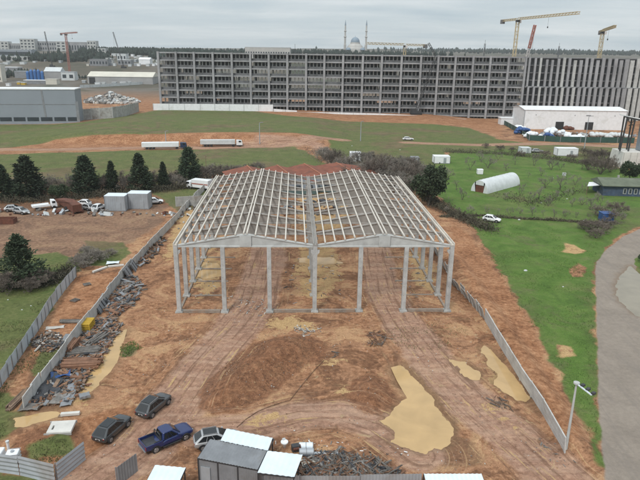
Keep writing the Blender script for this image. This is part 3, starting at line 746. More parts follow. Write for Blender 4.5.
# ------------------------------------------------------------------ cars
def loft_body(st, name, m, parent, bevel=.05, sub=1):
    rings = []
    for x, zb, zt, wb, wt in st:
        zm = zb+(zt-zb)*.55; r = []
        half = [(wb*.80, zb), (wb*.98, zb+.10), (wb, zm), ((wt+wb)/2*.995, zm+(zt-zm)*.6), (wt*.97, zt-.02), (wt*.55, zt+.03)]
        r = [(x, y, z) for y, z in half]+[(x, -y, z) for y, z in half[::-1]]
        rings.append([Vector(p) for p in r])
    return MB().loft(rings).build(name, m, parent, smooth=True, sub=sub)
def cab(name, base, top, mt, parent, glass=True, rails=False):
    # base / top: (x rear, x front, half width, z)
    (a0, a1, aw, az), (b0, b1, bw, bz) = base, top
    def ring(t, infl=0):
        x0 = a0+(b0-a0)*t; x1 = a1+(b1-a1)*t; w = aw+(bw-aw)*t; z = az+(bz-az)*t; k = .12
        return [Vector(p) for p in ((x0+k, -w, z), (x0, -w+k*1.4, z), (x0, w-k*1.4, z), (x0+k, w, z), (x1-k*2, w, z), (x1, w-k*2.2, z), (x1, -w+k*2.2, z), (x1-k*2, -w, z))]
    r = [ring(0), ring(.5), ring(.93)]; tp = ring(1); c = sum(tp, Vector())/8
    r.append([c+(p-c)*.94 for p in tp]); 
    hi = [c+(p-c)*.5+Vector((0, 0, .035)) for p in tp]; r.append(hi)
    MB().loft(r).build(name, mt, parent, smooth=False, bevel=.03)
    g = M['glass']
    def pt(x, s, t, off=.012):
        x0 = a0+(b0-a0)*t+.2; x1 = a1+(b1-a1)*t-.34; w = aw+(bw-aw)*t+off
        return Vector((x0+(x1-x0)*x, s*w, az+(bz-az)*t))
    for s in (-1, 1):
        for u0, u1 in ((.02, .30), (.33, .62), (.65, .99)):
            MB().prism([pt(u0, s, .10), pt(u1, s, .10), pt(u1, s, .84), pt(u0, s, .84)], (0, -s*.02, 0)).build('side_window', g, parent)
    for x_a, x_b, nm, sx in ((a1, b1, 'windscreen', 1), (a0, b0, 'rear_window', -1)):
        q = []
        for t, wq in ((.08, .80), (.92, .78)):
            w = (aw+(bw-aw)*t)*wq; x = x_a+(x_b-x_a)*t+sx*.014
            q += [(t, x, w)]
        z = lambda t: az+(bz-az)*t
        MB().prism([(q[0][1], -q[0][2], z(q[0][0])), (q[0][1], q[0][2], z(q[0][0])), (q[1][1], q[1][2], z(q[1][0])), (q[1][1], -q[1][2], z(q[1][0]))], (-sx*.02, 0, 0)).build(nm, g, parent)
def wheels(parent, xs_, w, r=.37, gap=.0):
    for x in xs_:
        for s in (-1, 1):
            y = s*(w-.10)
            t = MB(); t.tube((x, y-.125, r), (x, y+.125, r), r, n=20); t = t.build('wheel', M['rubber'], parent, bevel=.03)
            k = MB(); k.tube((x, y+s*.10, r), (x, y+s*.137, r), r*.66, r*.6, n=16, mi=0)
            for i in range(5):
                a = i*2*PI/5; k.bar((x, y+s*.142, r), (x+math.cos(a)*r*.56, y+s*.142, r+math.sin(a)*r*.56), .06, .02, mi=0)
            k.build('rim', M['rim'], t)
            a = MB()
            for i in range(13):
                t0 = PI*i/12-.08; t1 = PI*(i+1)/12-.08
                if i < 12: a.bar((x+math.cos(t0)*(r+.05), y+s*.10, r+math.sin(t0)*(r+.05)), (x+math.cos(t1)*(r+.05), y+s*.10, r+math.sin(t1)*(r+.05)), .14, .07)
            a.build('wheel_arch', M['dark'], parent)
def suv(loc, rz, paint, label, L=4.6, sunroof=True, rails=True, roofm=None):
    t = thing('parked_car', loc, rz, label, 'car'); k = L/4.6
    st = [(-2.29,.52,.86,.70,.66),(-2.24,.36,.98,.86,.82),(-1.9,.32,1.05,.92,.87),(-1.2,.30,1.05,.95,.89),(0,.28,1.02,.955,.90),(.9,.28,1.00,.95,.89),(1.35,.30,.97,.94,.86),(1.9,.34,.90,.91,.82),(2.2,.38,.80,.82,.74),(2.3,.46,.68,.66,.6)]
    loft_body([(x*k, *r) for x, *r in st], 'body', paint, t)
    cab('cabin', (-2.20*k, 1.22*k, .87, 1.0), (-1.42*k, .18*k, .64, 1.60), paint, t)
    wheels(t, (-1.42*k, 1.40*k), .93)
    if sunroof: MB().box((-.62*k, 0, 1.643), (1.35, .98, .02)).build('sunroof', M['glass'], t, bevel=.008)
    if rails:
        for s in (-1, 1): MB().bar((-1.35*k, s*.58, 1.66), (.1*k, s*.58, 1.66), .05).bar((-1.3*k, s*.58, 1.58), (-1.3*k, s*.58, 1.66), .05).bar((.05*k, s*.58, 1.58), (.05*k, s*.58, 1.66), .05).build('roof_rail', M['rim'], t)
    for s in (-1, 1):
        MB().box((2.15*k, s*.58, .70), (.14, .26, .10), rz=-s*.35).build('headlight', M['lamp'], t, bevel=.02)
        MB().box((-2.215*k, s*.62, .86), (.1, .28, .12), rz=s*.2).build('tail_light', M['red_lamp'], t, bevel=.02)
        MB().box((.72*k, s*1.02, 1.10), (.16, .2, .14)).build('wing_mirror', paint, t, bevel=.03)
    MB().box((-2.27*k, 0, .74), (.03, .52, .12)).build('number_plate', M['white'], t)
    MB().box((0, 0, .36), (3.4*k, 1.7, .25)).build('underbody', M['dark'], t)
    return t
def pickup(loc, rz, paint, label):
    t = thing('pickup_truck', loc, rz, label, 'pickup'); 
    st = [(-2.66,.55,.76,.86,.84),(-2.6,.45,.80,.93,.92),(-.85,.38,.80,.955,.94),(-.80,.36,1.10,.96,.92),(.4,.36,1.10,.96,.92),(1.15,.36,1.12,.96,.90),(1.6,.38,1.12,.96,.88),(2.2,.42,1.06,.94,.86),(2.5,.46,.95,.86,.78),(2.62,.55,.82,.70,.64)]
    loft_body(st, 'body', paint, t)
    cab('cabin', (-.92, 1.22, .88, 1.08), (-.72, .42, .70, 1.80), paint, t)
    b = MB()
    for s in (-1, 1): b.box((-1.73, s*.90, .97), (1.80, .11, .40))
    b.box((-2.60, 0, .97), (.09, 1.72, .40)); b.build('cargo_bed', paint, t, bevel=.03)
    b = MB(); b.box((-1.74, 0, .84), (1.66, 1.68, .05)); b.box((-.93, 0, 1.0), (.05, 1.66, .32)); b.build('bed_liner', M['black_sheet'], t)
    b = MB()
    for s in (-1, 1): b.bar((-1.0, s*.8, 1.2), (-1.0, s*.62, 1.72), .07); b.bar((-1.0, s*.8, 1.2), (-1.75, s*.84, 1.2), .07)
    b.bar((-1.0, -.62, 1.72), (-1.0, .62, 1.72), .07); b.build('roll_bar', M['steel_dark'], t)
    wheels(t, (-1.62, 1.62), .95, .41)
    for s in (-1, 1):
        MB().box((2.50, s*.62, .84), (.14, .28, .14), rz=-s*.35).build('headlight', M['lamp'], t, bevel=.02)
        MB().box((-2.64, s*.86, .92), (.06, .14, .34)).build('tail_light', M['red_lamp'], t)
        MB().box((.84, s*1.03, 1.2), (.18, .22, .18)).build('wing_mirror', paint, t, bevel=.03)
        MB().box((.1, s*.99, .42), (1.9, .14, .06)).build('side_step', M['steel_dark'], t)
    MB().box((-2.70, 0, .56), (.14, 1.7, .14)).build('rear_bumper', M['rim'], t, bevel=.02)
    MB().box((0, 0, .46), (4.0, 1.7, .25)).build('underbody', M['dark'], t)
    return t
def between(r, f):
    a, b = G(*r), G(*f); c = (a+b)/2; return Vector((c.x, c.y, max(a.z, b.z, c.z)-.02)), math.atan2(b.y-a.y, b.x-a.x)
l, a = between((102.5,442), (122.5,424)); suv(l, a, M['paint_dark'], 'charcoal black car parked on the dirt track nearest the left gate', sunroof=True, rails=False)
l, a = between((145,417), (163,402)); suv(l, a, M['paint_grey'], 'graphite grey car with a dark glass roof, parked highest up the dirt track')
l, a = between((147,451), (187,434)); pickup(l, a, M['paint_blue'], 'blue pickup truck with a black open bed parked on the dirt')
l, a = between((202,446), (231,441)); suv(l, a, M['paint_silver'], 'silver car with a sunroof half hidden behind the pale canopy')

# ------------------------------------------------------------------ vegetation
def quads_mesh(name, P, Uv, Vv, m):
    """many small leaf quads: centres P, half-axes Uv and Vv"""
    n = len(P); co = np.stack([P-Uv-Vv, P+Uv-Vv, P+Uv+Vv, P-Uv+Vv], 1).reshape(-1, 3)
    me = bpy.data.meshes.new(name); me.vertices.add(4*n); me.vertices.foreach_set('co', co.ravel())
    me.loops.add(4*n); me.loops.foreach_set('vertex_index', np.arange(4*n, dtype=np.int32))
    me.polygons.add(n); me.polygons.foreach_set('loop_start', np.arange(0, 4*n, 4, dtype=np.int32)); me.update(calc_edges=True)
    me.materials.append(m); return me
def unit(n, g):
    v = g.normal(size=(n, 3)); return v/np.linalg.norm(v, axis=1)[:, None]
def addmesh(name, me, parent):
    o = bpy.data.objects.new(name, me); COL.objects.link(o); o.parent = parent; return o
def conifer_mesh(seed, H=1.0, Rr=.24, n=6500, leaf=.017, m='needles', pw=.85, ragged=.35, split=0):
    g = np.random.default_rng(seed); K = 170
    t = g.random(K)**1.15*.97; th = g.random(K)*2*PI
    prof = (np.minimum(1, (t+.04)/.16))*(1-t)**pw*Rr*(1+ragged*(g.random(K)-.5)*2)
    rr = prof*(.45+.55*g.random(K)**.5)
    c = np.stack([np.cos(th)*rr, np.sin(th)*rr, .03+t*.94], 1)
    if split: c[:, 0] += np.where(c[:, 2] > .55, .05*np.sin(seed), 0)
    k = g.integers(0, K, n); s = (.022+.034*(1-t[k]))[:, None]
    P = c[k]+g.normal(size=(n, 3))*s*np.array([1, 1, .8]); P[:, 2] = np.clip(P[:, 2], .01, 1.0)
    a = unit(n, g); a[:, 2] = np.abs(a[:, 2])*.6; out = P*np.array([1, 1, 0]); a = a+out/(np.linalg.norm(out, axis=1)[:, None]+1e-6)*.8
    a /= np.linalg.norm(a, axis=1)[:, None]; b = np.cross(a, unit(n, g)); b /= np.linalg.norm(b, axis=1)[:, None]
    sz = leaf*(.6+.8*g.random(n))[:, None]
    return quads_mesh('crown', P*H, a*sz*H*1.25, b*sz*H*.5, M[m])
def broad_mesh(seed, n=7500, leaf=.019, m='leaves', wide=.42):
    g = np.random.default_rng(seed); K = 46
    d = unit(K, g); d[:, 2] = d[:, 2]*.8; c = d*np.array([wide, wide, .38])*(.45+.55*g.random(K)**.5)[:, None]*(1+.3*(g.random(K)-.5))[:, None]; c[:, 2] += .58
    k = g.integers(0, K, n); P = c[k]+g.normal(size=(n, 3))*.055
    a = unit(n, g); b = np.cross(a, unit(n, g)); b /= np.linalg.norm(b, axis=1)[:, None]; sz = leaf*(.6+.8*g.random(n))[:, None]
    P[:, 2] = np.clip(P[:, 2], .05, 1.05)
    return quads_mesh('crown', P, a*sz, b*sz*.7, M[m])
def trunk_mesh(seed, h=.9, r=.022, limbs=9, lean=.03):
    g = random.Random(seed); b = MB(); p = Vector((0, 0, -.03)); k = 6
    for i in range(k):
        q = Vector((g.uniform(-lean, lean), g.uniform(-lean, lean), h*(i+1)/k)); b.tube(p, q, r*(1-i/k*.85), r*(1-(i+1)/k*.85), 7, cap=False); p = q
    for i in range(limbs):
        z = h*g.uniform(.2, .85); a = g.uniform(0, 2*PI); l = .2*(1-z/h*.6); b.tube((0, 0, z), (math.cos(a)*l, math.sin(a)*l, z+.08), r*.35, r*.12, 5, cap=False)
    me = b.build('trunk', M['bark']); m2 = me.data; bpy.data.objects.remove(me); return m2
def bare_meshes(seed, stems=3, spread=.42, depth=5, tw='twig', thick=.011):
    g = random.Random(seed); A, B = MB(), MB()
    def br(p, d, l, r, k):
        q = p+d*l; (A if k >= depth-1 else B).tube(p, q, r, r*.68, 5 if k >= depth-1 else 3, cap=False)
        if k == 0: return
        for _ in range(3 if k > 1 else 4):
            a = Vector((g.gauss(0, 1), g.gauss(0, 1), g.gauss(.25, .6))).normalized()
            nd_ = (d*(.75)+a*.62).normalized(); s = p+d*l*g.uniform(.55, 1.0)
            br(s, nd_, l*g.uniform(.62, .86), max(r*.6, .0042), k-1)
    for i in range(stems):
        a = 2*PI*i/stems+g.uniform(-.4, .4); d = Vector((math.cos(a)*spread, math.sin(a)*spread, 1)).normalized() if stems > 1 else Vector((.05, 0, 1))
        br(Vector((0, 0, -.03)), d, g.uniform(.24, .32), thick*1.6, depth)
    out = []
    for nm, b in (('trunk', A), ('crown', B)):
        o = b.build(nm, M[tw] if nm == 'crown' else M['bark' if tw == 'twig' else 'twig_dark']); out.append(o.data); bpy.data.objects.remove(o)
    return out
def plant(name, loc, h, w, rz, meshes, label, cat='tree', group=None):
    t = thing(name, loc, rz, label, cat, group); t.scale = (w, w, h)
    for nm, me in meshes: addmesh(nm, me, t)
    return t
CON = [[('trunk', trunk_mesh(i)), ('crown', conifer_mesh(i, Rr=[.30, .34, .27, .31][i], ragged=[.22, .3, .25, .3][i], pw=[.75, .65, .8, .6][i], n=7000))] for i in range(4)]
cl = [((4,199),163,1.1,0,'dark conifer cut off by the left edge of the yard'), ((29,198),154,1.15,1,'broad dark conifer second from the left in the row'), ((87,194.5),154,1.15,3,'tallest broad dark conifer above the scrap cars'),
      ((113,192),159.5,.75,2,'slim dark conifer left of the grey containers'), ((141,192),152,1.0,0,'dark conifer with a brownish left side behind the containers'), ((164,189),160.5,.75,2,'small dark conifer right of the containers'), ((190,183),145.5,1.0,1,'tall dark conifer close to the back left corner of the hall')]
for (p, top, w, k, lab) in cl:
    g, h = tall(*p, top); plant('conifer_tree', g, h, h*w, k*1.3+p[0], CON[k], lab, group='dark conifers behind the left yard')
g, h = tall(22, 284, 233); plant('conifer_tree', g, h, h*1.15, .4, [('trunk', trunk_mesh(9)), ('crown', conifer_mesh(12, Rr=.33, ragged=.5, n=7500, leaf=.016, m='needles_light', pw=.7))], 'lone lighter green conifer on the left grass beside the sheet fence')
g, h = tall(15, 247, 233); plant('conifer_tree', Vector(g), h, h*.9, 1.4, [('trunk', trunk_mesh(10)), ('crown', conifer_mesh(15, Rr=.3, m='needles_light'))], 'very small conifer just behind the lone lighter green one')
BR = [[('trunk', trunk_mesh(20+i, h=.7, r=.03, limbs=12)), ('crown', broad_mesh(30+i))] for i in range(2)]
g, h = tall(428, 206, 164); plant('leafy_tree', g, h, h*.95, 0, BR[0], 'dark leafy evergreen tree at the back right corner of the hall')
g, h = tall(629, 181, 160); plant('leafy_tree', g, h, h*1.0, 2, BR[1], 'dark rounded tree behind the moss-roofed house at the right edge')
g, h = tall(61, 199, 184); plant('leafy_shrub', g, h, h*1.4, 1, BR[1], 'low dark shrub between two conifers above the scrap cars', 'shrub')
g, h = tall(643, 262, 240); plant('leafy_shrub', g, h*.35, h*.5, 1, BR[0], 'dark shrub on the grass island by the road puddle', 'shrub')
BT = [list(zip(('trunk', 'crown'), bare_meshes(50+i, stems=[1, 2, 3, 2][i], spread=[.1, .4, .55, .35][i], depth=4, thick=.010))) for i in range(4)]
BD = [list(zip(('trunk', 'crown'), bare_meshes(70+i, stems=5, spread=.75, tw='twig_dark'))) for i in range(2)]
BG = [list(zip(('trunk', 'crown'), bare_meshes(90+i, stems=6, spread=.8, tw='twig'))) for i in range(2)]
def bare(px, pb, pt, w, k, lab, grp, kindm=BT, nm='bare_tree', cat='tree'):
    g, h = tall(px, pb, pt); plant(nm, g, h*1.12, h*w, px*.7+pb, kindm[k % len(kindm)], lab, cat, grp)
row = [(446,213),(457,214),(470,214),(487,215),(498,213),(509,215),(520,214),(532,216),(543,216),(554,217),(565,217),(576,218),(590,220),(612,219),(622,220)]
for i, (x, y) in enumerate(row):
    bare(x, y, y-[11,9,12,10,8,11,9,13,10,11,10,8,9,14,11][i], .95, i, 'small bare garden tree in the row along the dark hedge line above the white pickup', 'bare trees along the garden hedge line')
rr = random.Random(5)
gard = [(456,190),(462,200),(447,180),(505,200),(530,203),(539,199),(548,206),(520,195),(528,178),(541,176),(551,170),(534,166),(515,165),(498,160),(480,160),(560,190),(568,197),(575,185),(582,205),(590,210),(600,207),(572,207),(597,200),(608,211),(618,210),(560,170),(545,188),(556,200),(584,193),(470,170),(488,168),(506,171),(566,180)]
for i, (x, y) in enumerate(gard):
    bare(x, y, y-rr.uniform(10, 19), rr.uniform(.8, 1.1), i, 'bare grey tree scattered in the green gardens around the tunnel greenhouse', 'bare trees in the gardens')
for i, (x, y, t_) in enumerate([(600,174,150),(588,170,152),(610,172,154),(598,162,146),(620,166,150)]):
    bare(x, y, t_, 1.0, i, 'brown bare tree above the white table roof, in front of the block base', 'brown bare trees near the block base', BD)
thick = [(352,188,160),(345,172,150),(366,180,150),(377,184,150),(388,188,158),(395,178,150),(407,184,154),(417,180,156),(372,166,146),(386,170,150),(400,170,150),(360,164,146),(412,172,152),(398,194,168),(380,194,172),(334,166,146),(326,160,142),(424,176,160),(408,196,172),(418,190,168)]
for i, (x, y, t_) in enumerate(thick):
    bare(x, y, t_, 1.15, i, 'thick grey bare tree in the tangle right of the red roofs', 'grey bare trees in the tangle behind the hall', BG if i % 3 else BD)
lh = [(8,196,176),(18,193,172),(45,196,174),(52,191,170),(66,194,175),(74,190,168),(100,192,168),(106,190,172),(123,190,166),(130,191,170),(152,188,166),(157,187,170),(172,186,166),(177,188,170),(202,182,160),(209,180,158),(216,180,160),(224,178,160),(232,178,160),(240,176,160),(250,174,160),(258,172,158)]
for i, (x, y, t_) in enumerate(lh):
    bare(x, y, t_, 1.0, i, 'bare grey tree in the hedgerow between the dark conifers', 'bare trees in the conifer hedgerow', BG if i % 2 else BD)
for i, (x, y, t_) in enumerate([(230,108,104),(234,109.5,104),(237,108.5,105)]):
    bare(x, y, t_, 1.6, i, 'bare dark bush before the white hoarding of the concrete block', 'bare bushes before the white hoarding', BD, 'bare_bush', 'bush')
for i, (x, y, t_) in enumerate([(84,268,252),(92,262,246),(78,262,250),(100,260,248),(112,255,246),(88,256,243)]):
    bare(x, y, t_, 1.5, i, 'tangled bare bush at the upper end of the left sheet fence', 'bare bushes at the end of the left sheet fence', BG, 'bare_bush', 'bush')
for i, (x, y, t_) in enumerate([(2,292,268),(10,290,268),(36,288,268),(44,284,266),(30,292,274)]):
    bare(x, y, t_, 1.2, i, 'dark bare bush around the foot of the lone left conifer', 'bare bushes around the lone conifer', BD, 'bare_bush', 'bush')
for i, (x, y, t_) in enumerate([(591,230,216),(600,233,219),(606,228,215),(584,229,219),(596,238,226),(610,222,208),(616,214,198),(598,216,203)]):
    bare(x, y, t_, 1.5, i, 'dark tangled bush between the blue box and the dirt road', 'dark bushes by the road bend', BD, 'bare_bush', 'bush')
for i, (x, y, t_) in enumerate([(595,158,147),(606,160,148),(572,160,152),(585,156,146),(545,156,148),(512,152,146),(500,150,143),(486,148,142),(520,156,149)]):
    bare(x, y, t_, 1.5, i, 'brown scrub bush along the lane below the green net fence', 'scrub along the lane', BD, 'bare_bush', 'bush')
# hedges of brush: one uncountable mass each
def brush(pts, wid, hgt, n, label, m='brush', seed=1, name='undergrowth', leaf=.22):
    g = np.random.default_rng(seed); P = []
    W_ = [G(*p) for p in pts]; seg = [(b-a).length for a, b in zip(W_[:-1], W_[1:])]; tot = sum(seg)
    for a, b, s in zip(W_[:-1], W_[1:], seg):
        k = int(n*s/tot); t = g.random(k)[:, None]; q = np.array(a)*(1-t)+np.array(b)*t
        lump = .35+.65*np.abs(vnoise(q[:, 0]*.5, q[:, 1]*.5))
        q = q+g.normal(size=(k, 3))*np.array([wid, wid, 0])*.5; q[:, 2] = hbase(q[:, 0], q[:, 1])+g.random(k)**1.4*hgt*lump*1.3; P.append(q)
    P = np.concatenate(P); n = len(P); a = unit(n, g); a[:, 2] = np.abs(a[:, 2])+.3; b = np.cross(a, unit(n, g)); b /= np.linalg.norm(b, axis=1)[:, None]
    sz = leaf*(.5+g.random(n))[:, None]
    o = bpy.data.objects.new(name, quads_mesh(name, P, a*sz, b*sz*.22, M[m])); COL.objects.link(o); o['kind'] = 'stuff'; o['label'] = label; return o
brush([(424,198),(440,207),(455,215),(478,226),(492,231)], 2.2, 1.5, 5200, 'dark brush and heaped cuttings along the garden edge right of the hall')
brush([(440,217),(480,216),(520,219),(560,221),(604,224)], .6, .5, 2200, 'low dark hedge line across the gardens above the white pickup', seed=2)
brush([(0,203),(60,200),(110,196),(160,191),(205,186)], 2.5, 1.8, 6500, 'dark undergrowth along the foot of the conifer row', seed=3)
brush([(445,152),(500,154),(560,160),(620,170)], 3, 1.5, 4500, 'brown scrub along the upper edge of the gardens', seed=4)
brush([(0,283),(20,287),(50,284),(70,270)], 1.6, 1.0, 2600, 'dark scrub at the foot of the lone left conifer', seed=5)
brush([(322,152),(340,163),(360,176),(400,188),(424,192)], 7, 1.8, 8000, 'grey brown brambles under the bare trees behind the hall', 'twig_dark', 6)
brush([(505,195),(530,204),(560,196),(575,190)], 4, .4, 900, 'dry weeds across the middle of the gardens', seed=7)
def tufts(n, poly, label, m, seed, hgt, leaf):
    g = np.random.default_rng(seed); w = FP(poly); bx = [p[0] for p in w]; by = [p[1] for p in w]
    q = np.stack([g.uniform(min(bx), max(bx), n*3), g.uniform(min(by), max(by), n*3)], 1)
    ok = (poly_d(q[:, 0], q[:, 1], w) < 0) & (vnoise(q[:, 0]*.35+9, q[:, 1]*.35) > .52); q = q[ok][:n]
    P = np.concatenate([q, (hbase(q[:, 0], q[:, 1])+hgt*.5*g.random(len(q)))[:, None]], 1); n = len(P)
    a = unit(n, g)*.5; a[:, 2] = 1; b = np.cross(a, unit(n, g)); b /= np.linalg.norm(b, axis=1)[:, None]; sz = leaf*(.5+g.random(n))[:, None]
    o = bpy.data.objects.new('weeds', quads_mesh('weeds', P, a*sz, b*sz*.35, M[m])); COL.objects.link(o); o['kind'] = 'stuff'; o['label'] = label
mat('green_weeds', (.085,.150,.032), .95, .5, .6); M['green_weeds'] = MATS['green_weeds']
mat('olive_weeds', (.115,.125,.05), .95, .5, .6); M['olive_weeds'] = MATS['olive_weeds']
tufts(9000, [(470,222),(600,232),(594,272),(598,430),(590,440),(560,372),(520,310),(490,258)], 'tufts of bright green grass on the field beside the road', 'green_weeds', 1, .16, .075)
tufts(3600, [(-20,292),(60,262),(78,270),(40,322),(0,372),(-30,400)], 'olive weeds on the grass left of the sheet fence', 'olive_weeds', 2, .18, .08)
tufts(1600, [(20,340),(40,345),(58,352),(30,392),(0,440),(-20,440),(-10,400)], 'weeds along the foot of the grey concrete panel fence', 'olive_weeds', 3, .22, .085)
tufts(420, [(26,447),(66,443),(74,452),(60,462),(34,462)], 'weeds on the dirt mound behind the wavy sheet fence', 'olive_weeds', 4, .2, .08)
tufts(500, [(120,346),(134,341),(143,348),(132,356),(120,358)], 'green weeds beside the left puddle', 'green_weeds', 5, .2, .085)
tufts(700, [(384,330),(440,320),(480,335),(480,350),(440,350),(400,352)], 'low weeds on the soil before the right hall columns', 'olive_weeds', 6, .15, .07)

# ------------------------------------------------------------------ big concrete block in the distance
FY = 402.0
ux = lambda px, py=85: at_depth(px, py, FY)[0]
pil = [160,177.5,195.3,213.8,232.5,250.8,269,287.3,306,324,342.5,362,380.8,400.3,419.5,436.5,453.5,471,488,506,523]
bx0 = ux(160); blk = thing('concrete_block', (0, FY, 0), 0, 'huge unfinished grey concrete frame building with eight open storeys', 'building')
ZT, ST = 37.2, 4.72; lev = [ZT-ST*i for i in range(9)]
bx1 = ux(523); DEP = 34.0
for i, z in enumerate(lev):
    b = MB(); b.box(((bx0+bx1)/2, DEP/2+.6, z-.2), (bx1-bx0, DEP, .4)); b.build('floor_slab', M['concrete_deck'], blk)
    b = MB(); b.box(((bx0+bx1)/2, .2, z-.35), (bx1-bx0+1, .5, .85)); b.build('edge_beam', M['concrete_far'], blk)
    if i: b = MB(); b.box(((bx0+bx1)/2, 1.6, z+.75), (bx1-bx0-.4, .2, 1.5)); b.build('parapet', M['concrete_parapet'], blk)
for i, p in enumerate(pil):
    x = ux(p); b = MB(); b.box((x, -.45, ZT/2-2.0), (1.35, 1.0, ZT+4.6)); b.build('pillar', M['concrete_far'], blk)
    if i < len(pil)-1:
        x2 = ux(pil[i+1]); n = 5
        for k in range(1, n):
            b = MB(); b.box((x+(x2-x)*k/n, 2.4, ZT/2-2.2), (.6, .6, ZT+3.8)); b.build('inner_column', M['concrete'], blk)
        rd = random.Random(i)
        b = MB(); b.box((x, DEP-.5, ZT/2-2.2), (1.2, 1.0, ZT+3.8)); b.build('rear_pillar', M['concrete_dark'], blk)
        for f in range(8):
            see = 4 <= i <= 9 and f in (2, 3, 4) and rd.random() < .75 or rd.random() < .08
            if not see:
                d = 8+rd.random()*14; b = MB(); b.box(((x+x2)/2, d, lev[f]-ST/2-.2), (x2-x-.1, .2, ST-.45)); b.build('dark_filler_panel', M['concrete_dark'] if rd.random() < .6 else M['concrete_deck'], blk) if f*20+i < 160 else None  # dark panels added to deepen the storeys and block the view through
wing = thing('concrete_wing', (0, FY, 0), 0, 'grey concrete wing faced with close-set tall vertical slabs, right of the open block', 'building')
wx0, wx1 = bx1+1.5, ux(700); zm = at_depth(580, 87.5, FY)[1]
rd = random.Random(11); x = wx0+1
i = 0
while x < wx1:
    t = (x-wx0)/(wx1-wx0); w = 1.15+1.5*min(1, t*1.5)*rd.uniform(.75, 1.15); m = M['concrete_far'] if rd.random() < .75 else M['concrete']
    for za, zb, yo in ((zm+.15, ZT-.4+rd.uniform(-1.2, .6), 0), (-4, zm-.15, -1.2)):
        b = MB(); b.box((x+(0 if yo == 0 else .7), yo-rd.uniform(0, .5), (za+zb)/2), (w, 1.1, zb-za)); b.build('slab_fin', m, wing)
    x += 3.75+rd.uniform(-.35, .35); i += 1
for z in lev+[zm]:
    b = MB(); b.box(((wx0+wx1)/2, DEP/2+1, z-.4), (wx1-wx0, DEP, .5)); b.build('floor_slab', M['concrete_deck'], wing)
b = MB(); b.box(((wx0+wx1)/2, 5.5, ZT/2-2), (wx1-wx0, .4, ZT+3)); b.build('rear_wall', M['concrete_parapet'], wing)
b = MB(); b.box(((wx0+wx1)/2, .4, zm), (wx1-wx0, 1.4, .8)); b.build('cross_beam', M['concrete_far'], wing)

def wallstrip(name, pts, hgt, label, mt, cat='fence', th=.25, step=12):
    P = [G(*p) for p in pts]; t = thing(name, P[0], 0, label, cat); o = P[0]
    for a, b in zip(P[:-1], P[1:]):
        L = (b-a).length; n = max(1, round(L/step))
        for i in range(n):
            p = a+(b-a)*i/n-o; q = a+(b-a)*(i+1)/n-o; d = (q-p).normalized()*.05
            MB().bar(p+d+Vector((0, 0, hgt/2)), q-d+Vector((0, 0, hgt/2)), th, hgt).build('panel', mt, t)
            MB().bar(p, p+Vector((0, 0, hgt+.1)), .3).build('post', M['zinc_dull'], t)
    return t
def wallstrip2(name, tops, Yd, label, mt):
    P = [at_depth(px, py, Yd) for px, py in tops]; t = thing(name, (P[0][0], Yd, hz(P[0][0], Yd)), 0, label, 'fence'); z0 = hz(P[0][0], Yd)
    for (xa, za), (xb, zb) in zip(P[:-1], P[1:]):
        n = max(1, round((xb-xa)/10))
        for i in range(n):
            u, v = xa+(xb-xa)*i/n, xa+(xb-xa)*(i+1)/n; g0 = min(hz(u, Yd), hz(v, Yd))-.6
            m = MB(); zu, zv = za+(zb-za)*i/n, za+(zb-za)*(i+1)/n
            m.prism([(u+.04-P[0][0], 0, g0-z0), (v-.04-P[0][0], 0, g0-z0), (v-.04-P[0][0], 0, zv-z0), (u+.04-P[0][0], 0, zu-z0)], (0, .2, 0)); m.build('panel', mt, t)
            m = MB(); m.box((u-P[0][0], -.12, (g0+zu)/2-z0), (.25, .2, zu-g0)); m.build('post', M['white_dull'], t)
wallstrip2('hoarding', [(153,103.6),(200,103.9),(273,104.6)], 392, 'long white hoarding along the foot of the concrete block, left half', M['white'])
wallstrip2('hoarding', [(297,112),(340,112.4),(380,113.6),(412,115.2),(440,117.2),(466,119)], 390, 'low white hoarding along the foot of the concrete block, right half', M['white'])
wallstrip2('hoarding', [(273.6,108.8),(297,110.6)], 391, 'short low white hoarding between the two long ones', M['white'])

